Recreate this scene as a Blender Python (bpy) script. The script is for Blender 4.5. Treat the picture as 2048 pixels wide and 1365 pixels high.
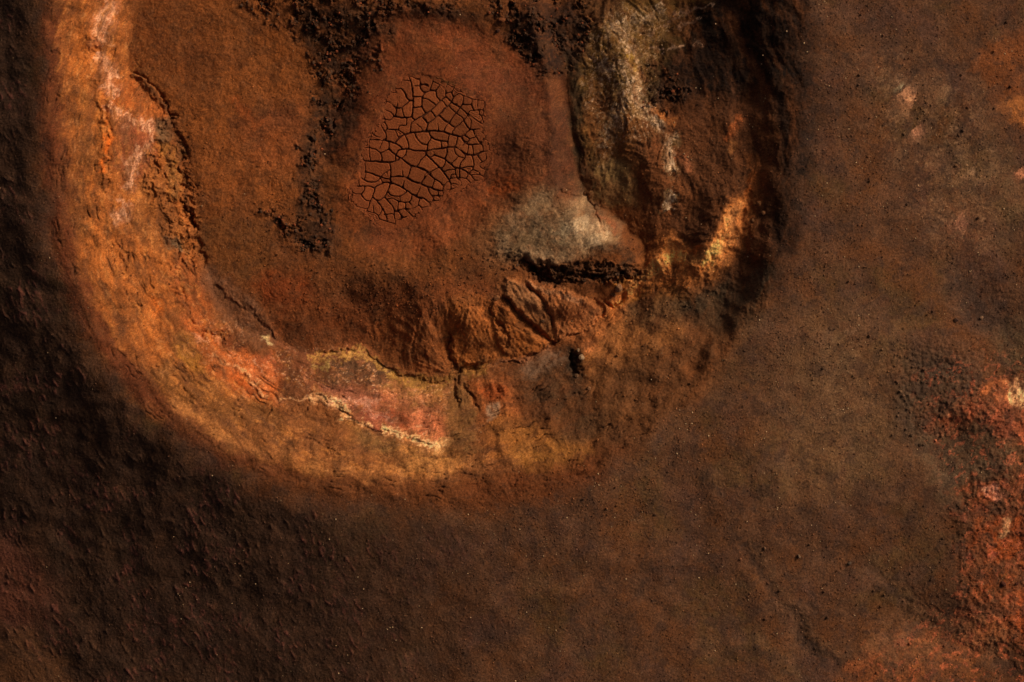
import bpy, math, random
import numpy as np
from mathutils import Vector
F = np.float32
random.seed(7)
rng = np.random.default_rng(11)

# ------------------------------------------------------------------ camera, sky, sun, exposure
for o in list(bpy.data.objects):
    bpy.data.objects.remove(o)
scene = bpy.context.scene
COL = scene.collection
S = 40.0            # photo pixels per metre on the plane z = 0
CAM = 110.0         # height of the drone above the crater rim

cam_d = bpy.data.cameras.new('drone_camera')
cam = bpy.data.objects.new('drone_camera', cam_d)
COL.objects.link(cam)
cam.location = (0, 0, CAM)
cam.rotation_euler = (0, 0, 0)
cam_d.sensor_width = 36.0
cam_d.lens = 36.0 * CAM / (2048 / S)
cam_d.clip_start = 1.0
cam_d.clip_end = 9000
scene.camera = cam

SUN_EL, SUN_AZ = math.radians(27), math.radians(36)     # height over the horizon; counter-clockwise from +x
world = bpy.data.worlds.new('World')
scene.world = world
world.use_nodes = True
wn = world.node_tree
wn.nodes.clear()
sky = wn.nodes.new('ShaderNodeTexSky')
sky.sky_type = 'NISHITA'
sky.sun_disc = False
sky.sun_elevation = SUN_EL
sky.sun_rotation = math.radians(90) - SUN_AZ
sky.air_density = 0.3
sky.dust_density = 9.0
sky.ozone_density = 0.3
bg = wn.nodes.new('ShaderNodeBackground')
bg.inputs['Strength'].default_value = 0.05
wo = wn.nodes.new('ShaderNodeOutputWorld')
wn.links.new(sky.outputs[0], bg.inputs[0])
wn.links.new(bg.outputs[0], wo.inputs[0])

sun_d = bpy.data.lights.new('sun', 'SUN')
sun_d.energy = 2.6
sun_d.angle = math.radians(13)
sun_d.color = (1.0, 0.86, 0.66)
sun = bpy.data.objects.new('sun', sun_d)
COL.objects.link(sun)
sdir = Vector((math.cos(SUN_EL) * math.cos(SUN_AZ), math.cos(SUN_EL) * math.sin(SUN_AZ), math.sin(SUN_EL)))
sun.rotation_euler = sdir.to_track_quat('Z', 'Y').to_euler()
sun.location = sdir * 100

scene.view_settings.view_transform = 'Standard'
scene.view_settings.look = 'None'
scene.view_settings.exposure = 0.0
scene.view_settings.gamma = 1.0
scene.view_settings.use_curve_mapping = False
scene.render.engine = 'CYCLES'

# ------------------------------------------------------------------ helpers: noise, distances, masks
PERM = rng.permutation(1024).astype(np.int32)
ANG = (rng.random(1024) * 2 * math.pi).astype(F)
GX, GY = np.cos(ANG), np.sin(ANG)
R1, R2, R3 = (rng.random(1024).astype(F) for _ in range(3))

def hsh(ix, iy, s=0):
    return PERM[(PERM[(ix + s * 131) & 1023] + iy) & 1023]

def perlin(x, y, s=0):
    x = np.asarray(x, F); y = np.asarray(y, F)
    fx0 = np.floor(x); fy0 = np.floor(y)
    ix = fx0.astype(np.int32); iy = fy0.astype(np.int32)
    fx = x - fx0; fy = y - fy0
    ux = fx * fx * fx * (fx * (fx * 6 - 15) + 10)
    uy = fy * fy * fy * (fy * (fy * 6 - 15) + 10)
    h = hsh(ix, iy, s);         a = GX[h] * fx + GY[h] * fy
    h = hsh(ix + 1, iy, s);     b = GX[h] * (fx - 1) + GY[h] * fy
    h = hsh(ix, iy + 1, s);     c = GX[h] * fx + GY[h] * (fy - 1)
    h = hsh(ix + 1, iy + 1, s); d = GX[h] * (fx - 1) + GY[h] * (fy - 1)
    ab = a + ux * (b - a); cd = c + ux * (d - c)
    return (ab + uy * (cd - ab)) * F(1.5)

def fbm(x, y, octv, s=0, gain=0.5):
    out = 0; amp = 1.0; f = 1.0
    for k in range(octv):
        out = out + amp * perlin(x * F(f), y * F(f), s + k * 3)
        amp *= gain; f *= 2.03
    return out

def ridged(x, y, octv, s=0, gain=0.5):
    out = 0; amp = 1.0; f = 1.0; tot = 0
    for k in range(octv):
        out = out + amp * (1 - 2.2 * np.abs(perlin(x * F(f), y * F(f), s + k * 3)))
        tot += amp; amp *= gain; f *= 2.07
    return out / tot

def worley(x, y, s=0):
    ix = np.floor(x).astype(np.int32); iy = np.floor(y).astype(np.int32)
    f1 = np.full(x.shape, 9, F); f2 = np.full(x.shape, 9, F); cid = np.zeros(x.shape, F)
    for dx in (-1, 0, 1):
        for dy in (-1, 0, 1):
            h = hsh(ix + dx, iy + dy, s)
            d = (ix + dx + R1[h] - x) ** 2 + (iy + dy + R2[h] - y) ** 2
            nearer = d < f1
            f2 = np.where(nearer, f1, np.minimum(f2, d))
            cid = np.where(nearer, R3[h], cid)
            f1 = np.where(nearer, d, f1)
    return np.sqrt(f1), np.sqrt(f2), cid

def sst(a, b, x):
    t = np.clip((x - a) / (b - a), 0, 1)
    return t * t * (3 - 2 * t)

def lerp(a, b, t):
    return a + (b - a) * t

def spline(pts, n=6, closed=False):
    P = [np.array(p, float) for p in pts]
    out = []
    m = len(P)
    for i in range(m if closed else m - 1):
        if closed:
            a, b, c, d = P[i - 1], P[i], P[(i + 1) % m], P[(i + 2) % m]
        else:
            a = P[max(i - 1, 0)]; b = P[i]; c = P[i + 1]; d = P[min(i + 2, m - 1)]
        for k in range(n):
            t = k / n
            out.append(0.5 * ((2 * b) + (c - a) * t + (2 * a - 5 * b + 4 * c - d) * t * t + (3 * b - a - 3 * c + d) * t ** 3))
    if not closed:
        out.append(P[-1])
    return [tuple(p) for p in out]

def seg_d2(x, y, a, b):
    dx, dy = b[0] - a[0], b[1] - a[1]
    L = dx * dx + dy * dy + 1e-9
    t = np.clip(((x - a[0]) * dx + (y - a[1]) * dy) / L, 0, 1)
    return (x - a[0] - t * dx) ** 2 + (y - a[1] - t * dy) ** 2, t

def sdf_poly(x, y, pts):                      # positive inside
    d = np.full(x.shape, 1e12, F); ins = np.zeros(x.shape, bool)
    n = len(pts)
    for i in range(n):
        a, b = pts[i], pts[(i + 1) % n]
        d = np.minimum(d, seg_d2(x, y, a, b)[0])
        if a[1] != b[1]:
            c = ((a[1] > y) != (b[1] > y)) & (x < (b[0] - a[0]) * (y - a[1]) / (b[1] - a[1]) + a[0])
            ins ^= c
    d = np.sqrt(d)
    return np.where(ins, d, -d)

def pix(px, py, z=0.0):                       # the ground point that stands at a photo pixel, at height z
    k = (CAM - z) / CAM / S
    return (px - 1024) * k, -(py - 682.5) * k

# ------------------------------------------------------------------ the terrain grid (metres)
def axis(half, step, far=4200):
    n = int(half / step)
    core = np.arange(-n, n + 1) * step
    out = []
    x = core[-1]; st = step
    while x < far:
        st *= 1.28
        x += st
        out.append(x)
    out = np.array(out)
    return np.concatenate([-out[::-1], core, out]), len(out), len(core)

STEP = 0.0435
xs, XO, XN = axis(26.3, STEP)
ys, YO, YN = axis(17.8, STEP)
NX, NY = len(xs), len(ys)
X, Y = np.meshgrid(xs.astype(F), ys.astype(F))

CREST = spline([(100,0),(88,200),(96,380),(122,540),(185,690),(285,812),(430,912),(600,980),(780,1008),(920,1012),(1060,1000),
                (1200,945),(1330,845),(1440,740),(1530,620),(1580,480),(1602,330),(1608,150),(1600,-50),(1540,-250),(1350,-450),
                (1000,-560),(600,-540),(300,-400),(150,-220)], 3, True)
MOAT = spline([(262,140),(300,190),(338,240),(366,330),(385,440),(402,520),(432,600),(480,655),(552,690),(640,708),(700,700),(750,712),(790,752),
               (860,760),(905,746),(1000,728),(1060,708),(1120,680),(1200,640),(1250,600),(1296,545),(1285,480),(1222,430),
               (1172,390),(1152,330),(1146,240),(1135,150),(1120,60),(1100,-60),(950,-250),(600,-250),(350,-150),(262,40)], 2, True)
PIT = spline([(655,150),(618,240),(606,320),(640,420),(690,470),(800,500),(900,480),(985,440),(1090,380),(1140,330),(1135,200),
              (1100,90),(990,30),(840,10),(720,60)], 2, True)

def broad(U, V):
    """large relief, metres, as a function of map position"""
    wu = U + 16 * perlin(U / 90, V / 90, 1) + 6 * perlin(U / 30, V / 30, 2)
    wv = V + 16 * perlin(U / 90, V / 90, 3) + 6 * perlin(U / 30, V / 30, 4)
    d = sdf_poly(wu, wv, CREST) / S
    dm = sdf_poly(wu, wv, MOAT) / S
    dp = sdf_poly(wu, wv, PIT) / S
    ang = np.arctan2(-(V - 330), U - 850)          # 0 = east, pi/2 = north
    west = sst(-0.15, 0.8, -np.cos(ang)); south = sst(0.2, 1, -np.sin(ang)); se = np.clip(np.cos(ang + 0.8), 0, 1)
    k = 0.13 + 0.40 * west + 0.10 * south * (1 - west)
    o = np.maximum(-d, 0)
    r = 0.9 + 2.0 * (1 - west)
    oo = np.sqrt(o * o + r * r) - r
    zo = -k * 15 * (1 - np.exp(-oo / 15))
    do = np.maximum(-dm, 0)
    east = sst(-0.2, 0.7, np.cos(ang)) * sst(-0.85, -0.25, ang)
    dd = np.clip(d, 0, None); re_ = 0.05 + 0.4 * np.clip(-np.sin(ang), 0, 1) + 1.2 * east
    dd = np.sqrt(dd * dd + re_ * re_) - re_
    t = dd / (dd + do + 1e-3)
    depth = 3.0 - 0.3 * east + 1.3 * east * sst(0.15, 0.75, np.sin(ang))
    prof_w = (np.sqrt(t * t + 0.012) - 0.11) / 0.9
    prof_e = lerp(0.30 * sst(0.0, 0.20, t), 0.80 * sst(0, 0.45, t), sst(0.1, 0.75, np.sin(ang))) ; prof_e = prof_e + (1 - prof_e) * t ** 1.3
    zi = -depth * lerp(prof_w, prof_e, east)
    # raised floor inside the moat, and the sunken pan in it
    wid = 0.5 + 3.2 * np.clip(-np.sin(ang + 0.15), 0, 1) ** 2
    lift = lerp(1.25, 0.08, sst(0.2, 0.9, -np.cos(ang)))
    zi = zi + lift * sst(0, 1, np.clip(dm, 0, None) / (wid + 0.8)) * (dm > 0)
    zi = zi - 0.55 * sst(-0.6, 1.4, dp)
    z = np.where(d > 0, zi, zo)
    return z, d, dm, dp, west, east

U = 1024 + X * S; V = 682.5 - Y * S
for it in range(2):
    if it == 0:
        z0 = np.zeros_like(U)
    U = 1024 + X * S * CAM / (CAM - z0); V = 682.5 - Y * S * CAM / (CAM - z0)
    z0, D, DM, DP, WEST, EAST = broad(U, V)
U = 1024 + X * S * CAM / (CAM - z0); V = 682.5 - Y * S * CAM / (CAM - z0)

near = sst(2600, 1500, np.abs(U - 1024)) * sst(2300, 1100, np.abs(V - 682))
# ragged map coordinates for the mineral zones
n1u, n1v = perlin(U / 60, V / 60, 21), perlin(U / 60, V / 60, 22)
n2u, n2v = perlin(U / 19, V / 19, 23), perlin(U / 19, V / 19, 24)
n3u, n3v = perlin(U / 7, V / 7, 25), perlin(U / 7, V / 7, 26)
n4u, n4v = perlin(U / 3.2, V / 3.2, 27), perlin(U / 3.2, V / 3.2, 28)
WU = (U + 10 * n1u + 7 * n2u + 4 * n3u + 2 * n4u).astype(F)
WV = (V + 10 * n1v + 7 * n2v + 4 * n3v + 2 * n4v).astype(F)
FU = (U + 3 * n2u + 2 * n3u + 1.2 * n4u).astype(F)       # gently ragged, for cracks and ledges
FV = (V + 3 * n2v + 2 * n3v + 1.2 * n4v).astype(F)
core_u = U[YO + 5, XO:XO + XN]; core_v = V[YO:YO + YN, XO + 5]

def window(x0, x1, y0, y1):
    """index slices of the grid that cover a map rectangle"""
    um = U[NY // 2]; vm = V[:, NX // 2]
    i = np.nonzero((um > x0 - 40) & (um < x1 + 40))[0]; j = np.nonzero((vm > y0 - 40) & (vm < y1 + 40))[0]
    if len(i) == 0 or len(j) == 0:
        return None
    return slice(j[0], j[-1] + 1), slice(i[0], i[-1] + 1)

def poly_mask(pts, soft, fine=False, smooth=True):
    if smooth:
        pts = spline(pts, 2, True)
    xs_ = [p[0] for p in pts]; ys_ = [p[1] for p in pts]
    w = window(min(xs_) - soft - 30, max(xs_) + soft + 30, min(ys_) - soft - 30, max(ys_) + soft + 30)
    sd = sdf_poly((FU if fine else WU)[w], (FV if fine else WV)[w], pts)
    return w, sst(-soft, soft, sd)

def line_dist(pts, reach, fine=True):
    pts = spline(pts, 3)
    xs_ = [p[0] for p in pts]; ys_ = [p[1] for p in pts]
    w = window(min(xs_) - reach, max(xs_) + reach, min(ys_) - reach, max(ys_) + reach)
    uu = (FU if fine else WU)[w]; vv = (FV if fine else WV)[w]
    d = np.full(uu.shape, 1e9, F); par = np.zeros(uu.shape, F); side = np.zeros(uu.shape, F)
    n = len(pts) - 1
    for i in range(n):
        a, b = pts[i], pts[i + 1]
        q, t = seg_d2(uu, vv, a, b)
        m = q < d
        d = np.where(m, q, d); par = np.where(m, (i + t) / n, par)
        side = np.where(m, np.sign((b[0] - a[0]) * (vv - a[1]) - (b[1] - a[1]) * (uu - a[0])), side)
    return w, np.sqrt(d), par, side

# ------------------------------------------------------------------ relief: ledges, gullies, clinker, ripples
Z = z0.copy()
inside = sst(-0.3, 0.5, D)
# rolling undulation of the outer slopes, with shallow hollows to the east
out_w = (1 - inside)
Z += out_w * near * ((0.05 + 0.09 * sst(700, 1500, U)) * fbm(U / 210, V / 210, 3, 31) + 0.010 * fbm(U / 40, V / 40, 3, 35))
Z += (1 - near) * 30 * fbm(X / 900, Y / 900, 4, 5) * sst(60, 900, np.hypot(X, Y))
# elongated soil lumps on the shaded west and south-west flank
ca, sa = math.cos(math.radians(62)), math.sin(math.radians(62))
ra = (U * ca + V * sa); rb = (-U * sa + V * ca)
lump = fbm(ra / 21 + 0.4 * n2u, rb / 8.5 + 0.4 * n2v, 3, 41, 0.55)
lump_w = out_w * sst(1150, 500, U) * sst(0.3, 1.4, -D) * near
Z += lump_w * (0.012 * lump + 0.065 * np.clip(lump - 0.38, 0, 1) * sst(-0.4, 0.3, n1u) + 0.010 * fbm(U / 75, V / 75, 2, 43))
# radial streaks down the inner wall
rad = np.arctan2(V - 330, U - 850); rr = np.hypot(U - 850, V - 330)
wallw = inside * sst(0.15, -0.3, DM)
streak = ridged(rad * 17 + 0.5 * n1u, rr / 150 + 0.5 * n1v, 3, 51)
Z += wallw * near * ((0.05 - 0.035 * sst(1050, 1250, U)) * streak + 0.06 * fbm(U / 46, V / 46, 4, 55, 0.55))
cvn = ridged(rad * 7 + 0.6 * n1u, rr / 17 + 0.5 * n1v + 0.25 * n2v, 3, 151)
crev = wallw * sst(0.66, 0.93, cvn) * sst(-0.05, 0.35, perlin(U / 70, V / 70, 152)) * sst(1500, 1100, U)
Z -= near * 0.10 * crev
terr = fbm(rr / 26 + 0.9 * n1u, rad * 3.0, 3, 57)
Z += wallw * near * 0.045 * terr
floorw = sst(-0.1, 0.3, DM)
Z += floorw * near * (0.05 * fbm(U / 60, V / 60, 3, 61) + 0.014 * fbm(U / 13, V / 13, 3, 65))
Z += near * 0.008 * rng.standard_normal(U.shape).astype(F)
fr = ridged(U / 16 + 0.7 * n2u, V / 16 + 0.7 * n2v, 3, 75)
Z -= inside * near * 0.03 * sst(0.62, 0.92, fr) * sst(-0.1, 0.4, perlin(U / 50, V / 50, 76))
Z += near * (0.012 * fbm(U / 7, V / 7, 3, 71, 0.7) * (0.38 + 0.4 * inside))

def ledge(pts, h, w_up, w_dn, groove=0.0, gw=3.0, amp=0.5):
    """a step along a line: ground on the right-hand side of the line stands h higher, fading back over w_up pixels"""
    h *= 0.62; groove *= 0.6
    w, d, par, side = line_dist(pts, w_up + w_dn + 20, False)
    fade = sst(0, 0.12, par) * sst(1, 0.88, par)
    jag = np.clip(1 + amp * 1.6 * perlin(U[w] / 17, V[w] / 17, 83) + 0.5 * perlin(U[w] / 6, V[w] / 6, 84), 0, 2.2)
    up = sst(0, 2.5, d) * sst(w_up, 2.5, d) * (side > 0)
    dn = -0.35 * sst(w_dn, 0, d) * (side <= 0)
    Z[w] += fade * jag * h * (up + dn)
    if groove:
        Z[w] -= fade * groove * np.exp(-(d / gw) ** 2) * np.clip(jag + 0.4 * perlin(U[w] / 9, V[w] / 9, 85), 0, 2)

def groove(pts, depth, wid, fine=False, taper=True):
    depth *= 0.62
    w, d, par, side = line_dist(pts, wid * 4 + 10, fine)
    f = (sst(0, 0.15, par) * sst(1, 0.8, par)) if taper else 1
    wv = wid * (1 + 0.45 * perlin(U[w] / 14, V[w] / 14, 87))
    Z[w] -= f * depth * np.exp(-(d / wv) ** 2)

def mound(cx, cy, rx, ry, h, rot=0):
    w = window(cx - 3 * max(rx, ry), cx + 3 * max(rx, ry), cy - 3 * max(rx, ry), cy + 3 * max(rx, ry))
    dx = FU[w] - cx; dy = FV[w] - cy
    c, s = math.cos(math.radians(rot)), math.sin(math.radians(rot))
    a = (dx * c + dy * s) / rx; b = (-dx * s + dy * c) / ry
    Z[w] += h * np.exp(-(a * a + b * b))

# west wall ledges
ledge([(182,60),(190,130),(208,190),(216,260),(218,330),(226,390)], 0.22, 26, 12, 0.10, 3)
ledge([(262,140),(290,160),(318,180),(332,215),(345,250)], 0.26, 40, 10, 0.16, 3)
ledge([(232,480),(246,540),(258,590)], 0.10, 20, 8, 0.10, 3)
ledge([(330,500),(362,560),(375,620),(400,655)], 0.15, 30, 12, 0.12, 3)
ledge([(300,720),(340,750),(380,790),(430,810)], 0.14, 24, 14, 0.10, 3)
for g in ([(365,395),(372,425),(384,450),(388,460)],):
    groove(g, 0.75, 4.5)
groove([(350,250),(366,300),(360,350),(368,400)], 0.30, 4)
groove([(390,455),(398,500),(410,540)], 0.22, 4)
# broken blocks between wall and floor on the west
w, m = poly_mask([(320,220),(350,225),(372,300),(392,400),(395,520),(350,520),(325,440),(290,380),(280,330),(310,290)], 12)
bl = fbm(FU[w] / 26 + 0.5 * n2u[w], FV[w] / 20 + 0.5 * n2v[w], 4, 91, 0.62) * 5
st_ = np.floor(bl) + sst(0.72, 1.0, bl - np.floor(bl))
Z[w] += m * (0.035 * st_ - 0.05 * sst(0.55, 0.9, ridged(FU[w] / 17, FV[w] / 21, 3, 92)))
# clinker fields round the pan
clk = np.zeros(U.shape, F)
CLINK = [([(470,-30),(780,-30),(765,90),(725,185),(690,200),(640,170),(615,90),(540,40)], 1.0, 22),
         ([(640,160),(700,185),(672,250),(640,320),(648,400),(668,500),(630,520),(570,470),(588,400),(596,300)], 0.95, 16),
         ([(980,-30),(1175,-30),(1165,110),(1110,150),(1060,130),(1020,80),(985,50)], 1.0, 16),
         ([(520,415),(560,420),(600,450),(660,460),(655,510),(600,500),(560,465)], 0.9, 12),
         ([(1290,130),(1360,150),(1380,215),(1320,225),(1285,190)], 0.9, 12),
         ([(1010,515),(1060,530),(1110,540),(1200,548),(1290,545),(1260,572),(1180,566),(1110,572),(1050,555)], 0.8, 8),
         ([(780,-30),(985,-30),(980,25),(780,40)], 0.5, 20)]
for pts, a, soft in CLINK:
    w, m = poly_mask(pts, soft)
    clk[w] = np.maximum(clk[w], a * m)
clump = sst(-0.15, 0.5, fbm(U / 34, V / 34, 4, 95, 0.6))
clk *= 0.15 + 0.85 * clump
w = window(440, 1420, -60, 600)
f1, f2, cid = worley(FU[w] / 9.5, FV[w] / 9.5, 93)
g1, g2, cid2 = worley(FU[w] / 5, FV[w] / 5, 94)
bl = fbm(FU[w] / 19 + 0.5 * n2u[w], FV[w] / 19 + 0.5 * n2v[w], 5, 99, 0.66) * 4.5
st_ = np.floor(bl) + sst(0.55, 1.0, bl - np.floor(bl))
Z[w] += clk[w] * (0.055 * st_ + 0.12 * (cid - 0.55) * (cid > 0.6) + 0.08 * (cid2 - 0.5) - 0.14 * sst(0.5, 0.9, ridged(FU[w] / 21, FV[w] / 21, 3, 100)))
# the grey slab, the crevice under it and the spurs to the south-east
w, m = poly_mask([(990,470),(1040,405),(1110,372),(1160,384),(1200,420),(1240,446),(1232,486),(1170,512),(1090,528),(1020,518)], 18)
sa_ = (U[w] * 0.8 - V[w] * 0.6) / 60; sb_ = (U[w] * 0.6 + V[w] * 0.8) / 15
Z[w] += m * (0.05 + 0.0010 * (V[w] - 450) + 0.075 * ridged(sa_, sb_, 4, 98))
w, m = poly_mask([(900,400),(1010,370),(1060,400),(1010,540),(930,520),(880,460)], 34)
sa_ = (U[w] * 0.75 - V[w] * 0.66) / 70; sb_ = (U[w] * 0.66 + V[w] * 0.75) / 18
Z[w] += m * 0.05 * ridged(sa_, sb_, 4, 298) 
ledge([(1290,552),(1240,560),(1180,552),(1120,540),(1060,532),(1018,512)], 0.12, 40, 30, 0.25, 7, 1.2)
w, m = poly_mask([(1008,508),(1060,526),(1110,530),(1170,520),(1240,524),(1292,542),(1268,566),(1200,560),(1150,574),(1115,572),(1060,548)], 10)
bl = fbm(WU[w] / 20, WV[w] / 8, 4, 405, 0.6)
Z[w] -= m * (0.10 + 0.22 * bl)
groove([(1040,535),(1080,548),(1120,562),(1135,568)], 0.7, 7)
groove([(1110,372),(1150,388),(1185,415),(1195,445),(1215,460)], 0.30, 3.5)
TONGUES = [([(1012,558),(1050,572),(1088,606),(1104,642),(1098,664),(1070,652),(1035,622),(1012,592)], 0.30, 1),
           ([(1052,560),(1110,576),(1175,600),(1205,636),(1160,656),(1118,682),(1110,650),(1090,606)], 0.26, 2),
           ([(984,604),(1006,612),(1040,648),(1080,680),(1100,696),(1050,712),(1008,706),(990,660)], 0.24, 3),
           ([(920,640),(952,618),(976,640),(986,690),(975,725),(925,735),(908,690)], 0.16, 4)]
for pts, h_, k_ in TONGUES:
    w, m = poly_mask(pts, 7, k_ != 4)
    prof = sst(0, 1, m)
    h_ *= 0.6
    Z[w] += h_ * prof * (0.8 + 0.5 * perlin(U[w] / 30, V[w] / 30, 450 + k_)) + 0.04 * prof * ridged((U[w] - V[w] * 0.7) / 12, (U[w] * 0.7 + V[w]) / 50, 3, 455)
groove([(1002,590),(1022,612),(1052,642),(1082,668),(1112,692)], 0.45, 5, True)
for ax, ay, pts, nn_, h_ in ((1112, 700, [(1000,570),(1090,560),(1200,590),(1230,640),(1120,690),(1040,690),(990,650)], 7.0, 0.075), (906, 752, [(790,640),(860,600),(960,600),(1010,680),(960,735),(905,745),(830,745)], 8.0, 0.07)):
    w, m = poly_mask(pts, 22)
    th_ = np.arctan2(V[w] - ay, U[w] - ax) * nn_ + 0.35 * n1u[w] + 0.15 * n2v[w]
    Z[w] += m * h_ * ridged(th_, np.hypot(V[w] - ay, U[w] - ax) / 90, 4, 460, 0.6)
groove([(1048,570),(1078,596),(1098,630),(1108,660)], 0.30, 3.5, True)
groove([(1205,598),(1225,618),(1240,600),(1243,578)], 0.55, 6)
groove([(1190,600),(1200,630),(1170,650)], 0.25, 4)
groove([(982,610),(1000,640),(1012,668),(1005,700)], 0.25, 3.5)
groove([(1140,705),(1146,728),(1148,752)], 0.75, 9)
groove([(905,745),(930,742),(965,738)], 0.4, 5)
groove([(905,755),(912,790),(925,830)], 0.32, 4.5)
groove([(912,750),(935,790),(950,820)], 0.26, 4)
groove([(908,748),(900,720),(905,690),(900,660)], 0.30, 4)
mound(930, 650, 24, 46, 0.25, -15)
mound(860, 690, 26, 44, 0.18, 10)
# rilled slope that drops to the southern gully
w, m = poly_mask([(740,650),(840,600),(960,590),(1040,650),(1040,715),(905,742),(800,745),(750,705)], 24)
ril = ridged(U[w] / 20 + 0.8 * n1u[w] + (V[w] - 600) * 0.004, V[w] / 130, 3, 97)
Z[w] += m * (0.055 * ril)
# rims of pale rock along the southern gully
ledge([(980,724),(905,748),(860,762),(800,760),(770,735),(735,705),(700,698),(650,706),(615,712)], 0.10, 14, 10, 0.08, 3.5)
ledge([(1200,642),(1120,682),(1060,710),(1000,730)], 0.12, 16, 10, 0.10, 3.5)
ledge([(545,798),(500,772),(468,742),(430,716)], 0.06, 26, 10, 0.0, 2.5)
ledge([(890,886),(820,882),(770,860),(700,842),(660,806),(615,790)], 0.07, 30, 14, 0.02, 3)
ledge([(560,690),(520,640),(470,605),(430,560)], 0.08, 24, 10, 0.03, 3)
groove([(385,668),(420,672),(450,690)], 0.30, 6)
# north-east crust: folded ridges
w, m = poly_mask([(1180,0),(1330,-20),(1440,0),(1400,80),(1330,230),(1380,330),(1360,430),(1270,400),(1180,330),(1155,150)], 26)
Z[w] += m * (0.10 * ridged((U[w] * 0.8 + V[w] * 0.5) / 34 + n1u[w], (V[w] - U[w] * 0.2) / 60 + n1v[w], 4, 101))
w, m = poly_mask([(1290,480),(1420,440),(1510,330),(1530,430),(1480,560),(1350,600),(1270,590)], 24)
Z[w] += m * (0.11 * ridged((U[w] + V[w] * 0.7) / 40 + n1u[w], (V[w] - U[w] * 0.4) / 40 + n1v[w], 4, 103))
mound(1460, 612, 70, 40, -0.5, -40)
mound(1412, 484, 80, 30, 0.75, -58)
mound(1300, 545, 50, 26, 0.35, -35)
mound(1300, 330, 90, 40, 0.40, 75)
mound(1240, 150, 110, 34, 0.5, 80)
# east and south-east outer ground
mound(1960, 620, 60, 110, -0.45, -25)
mound(1890, 880, 60, 70, -0.35, 0)
mound(2020, 960, 60, 60, 0.25, 0)
mound(1985, 820, 60, 45, 0.25, 0)
mound(1850, 1260, 120, 60, -0.5, 20)
groove([(1560,1200),(1620,1290),(1660,1330),(1700,1360)], 0.05, 14)
groove([(1480,1080),(1540,1180),(1600,1260),(1650,1340)], 0.07, 12)
groove([(1720,1120),(1790,1180),(1830,1240),(1900,1262)], 0.06, 10)
groove([(1760,1140),(1820,1190),(1880,1240)], 0.06, 12)
groove([(1900,1270),(1960,1300),(2040,1290)], 0.12, 12)
w, m = poly_mask([(1880,790),(1980,760),(2100,760),(2100,1300),(1960,1300),(1900,1100),(1930,960),(1990,880),(1860,860)], 30)
f1, f2, cid = worley(FU[w] / 12, FV[w] / 12, 105)
Z[w] += m * (0.10 * ridged(FU[w] / 26, FV[w] / 26, 5, 107, 0.62))
w, m = poly_mask([(1780,700),(1980,680),(1960,800),(1880,880),(1800,860)], 40)
f1, f2, cid = worley(FU[w] / 10, FV[w] / 10, 108)
Z[w] += m * 0.07 * (0.6 - f1) * 1.2

# the cracked mud pan: the bed lies a little lower than its surroundings
BOUND = [(680 + a / 3.688, 120 + b / 3.688) for a, b in
         [(470,110),(560,85),(640,100),(760,145),(890,225),(965,290),(1075,310),(1085,400),(1050,490),(1090,600),(1125,690),(1090,800),(1075,890),
          (980,915),(900,965),(800,985),(765,1060),(660,1085),(590,1130),(540,1190),(490,1255),(400,1270),(300,1245),(190,1135),(115,1085),
          (65,1000),(70,940),(140,870),(150,780),(150,700),(215,560),(300,460),(305,370),(325,280),(400,190)]]
PAN_SURF = Z.copy()
wpan, _ = poly_mask(BOUND, 45, True)
PAN_W = wpan
from_pan = sdf_poly(FU[wpan], FV[wpan], BOUND)
pan_in = sst(-1, 3, from_pan)
# flatten the pan before sinking its bed
flat = sst(-95, 6, from_pan)
lvl = float(np.median(Z[wpan][from_pan > 5]))
Z[wpan] = lerp(Z[wpan], lvl + 0.012 + 0.02 * (1 - pan_in) + 0.0 * (z0[wpan] - float(np.median(z0[wpan][from_pan > 5]))), 1.0 * flat)
PAN_Z = lvl
Z[wpan] -= 0.10 * sst(0, 14, from_pan)
Z[wpan] += 0.012 * sst(-34, -6, from_pan) * fbm(U[wpan] / 9, V[wpan] / 9, 3, 73) * sst(12, 0, from_pan)

f1, f2, cid = worley((FU[wpan] + 1.5 * n3u[wpan]) / 13, (FV[wpan] + 1.5 * n3v[wpan]) / 13, 408)
hair = sst(0.13, 0.03, f2 - f1) * sst(-34, -2, from_pan + 14 * n1u[wpan]) * sst(6, 0, from_pan) * sst(-0.25, 0.3, n2v[wpan] + 0.3)
Z[wpan] -= 0.02 * hair

# ------------------------------------------------------------------ mineral colours (albedo)
def C(r, g, b, k=1.0):
    v = np.array([r, g, b], float) / 255
    return (np.where(v <= 0.04045, v / 12.92, ((v + 0.055) / 1.055) ** 2.4) * k).astype(F)

A = np.zeros(U.shape + (3,), F)
big1 = fbm(U / 170, V / 170, 3, 111); big2 = fbm(U / 120, V / 120, 3, 115); mid1 = fbm(U / 28, V / 28, 3, 117)
scoria = C(62,37,22,2.15); olive = C(62,41,20,2.1); purple = C(56,34,25,2.1); rust = C(70,38,18,2.1)
A[:] = scoria
def mix(w, m, c, k=1.0):
    m = (m * k)[..., None]
    A[w] = A[w] * (1 - m) + c * m
ALL = (slice(None), slice(None))
mix(ALL, sst(0.0, 0.6, big1), olive, 0.6)
mix(ALL, sst(0.05, 0.6, big2), purple, 0.6)
mix(ALL, sst(0.1, 0.7, -big2), rust, 0.7)
mix(ALL, sst(0.15, 0.6, mid1), rust, 0.35)
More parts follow.
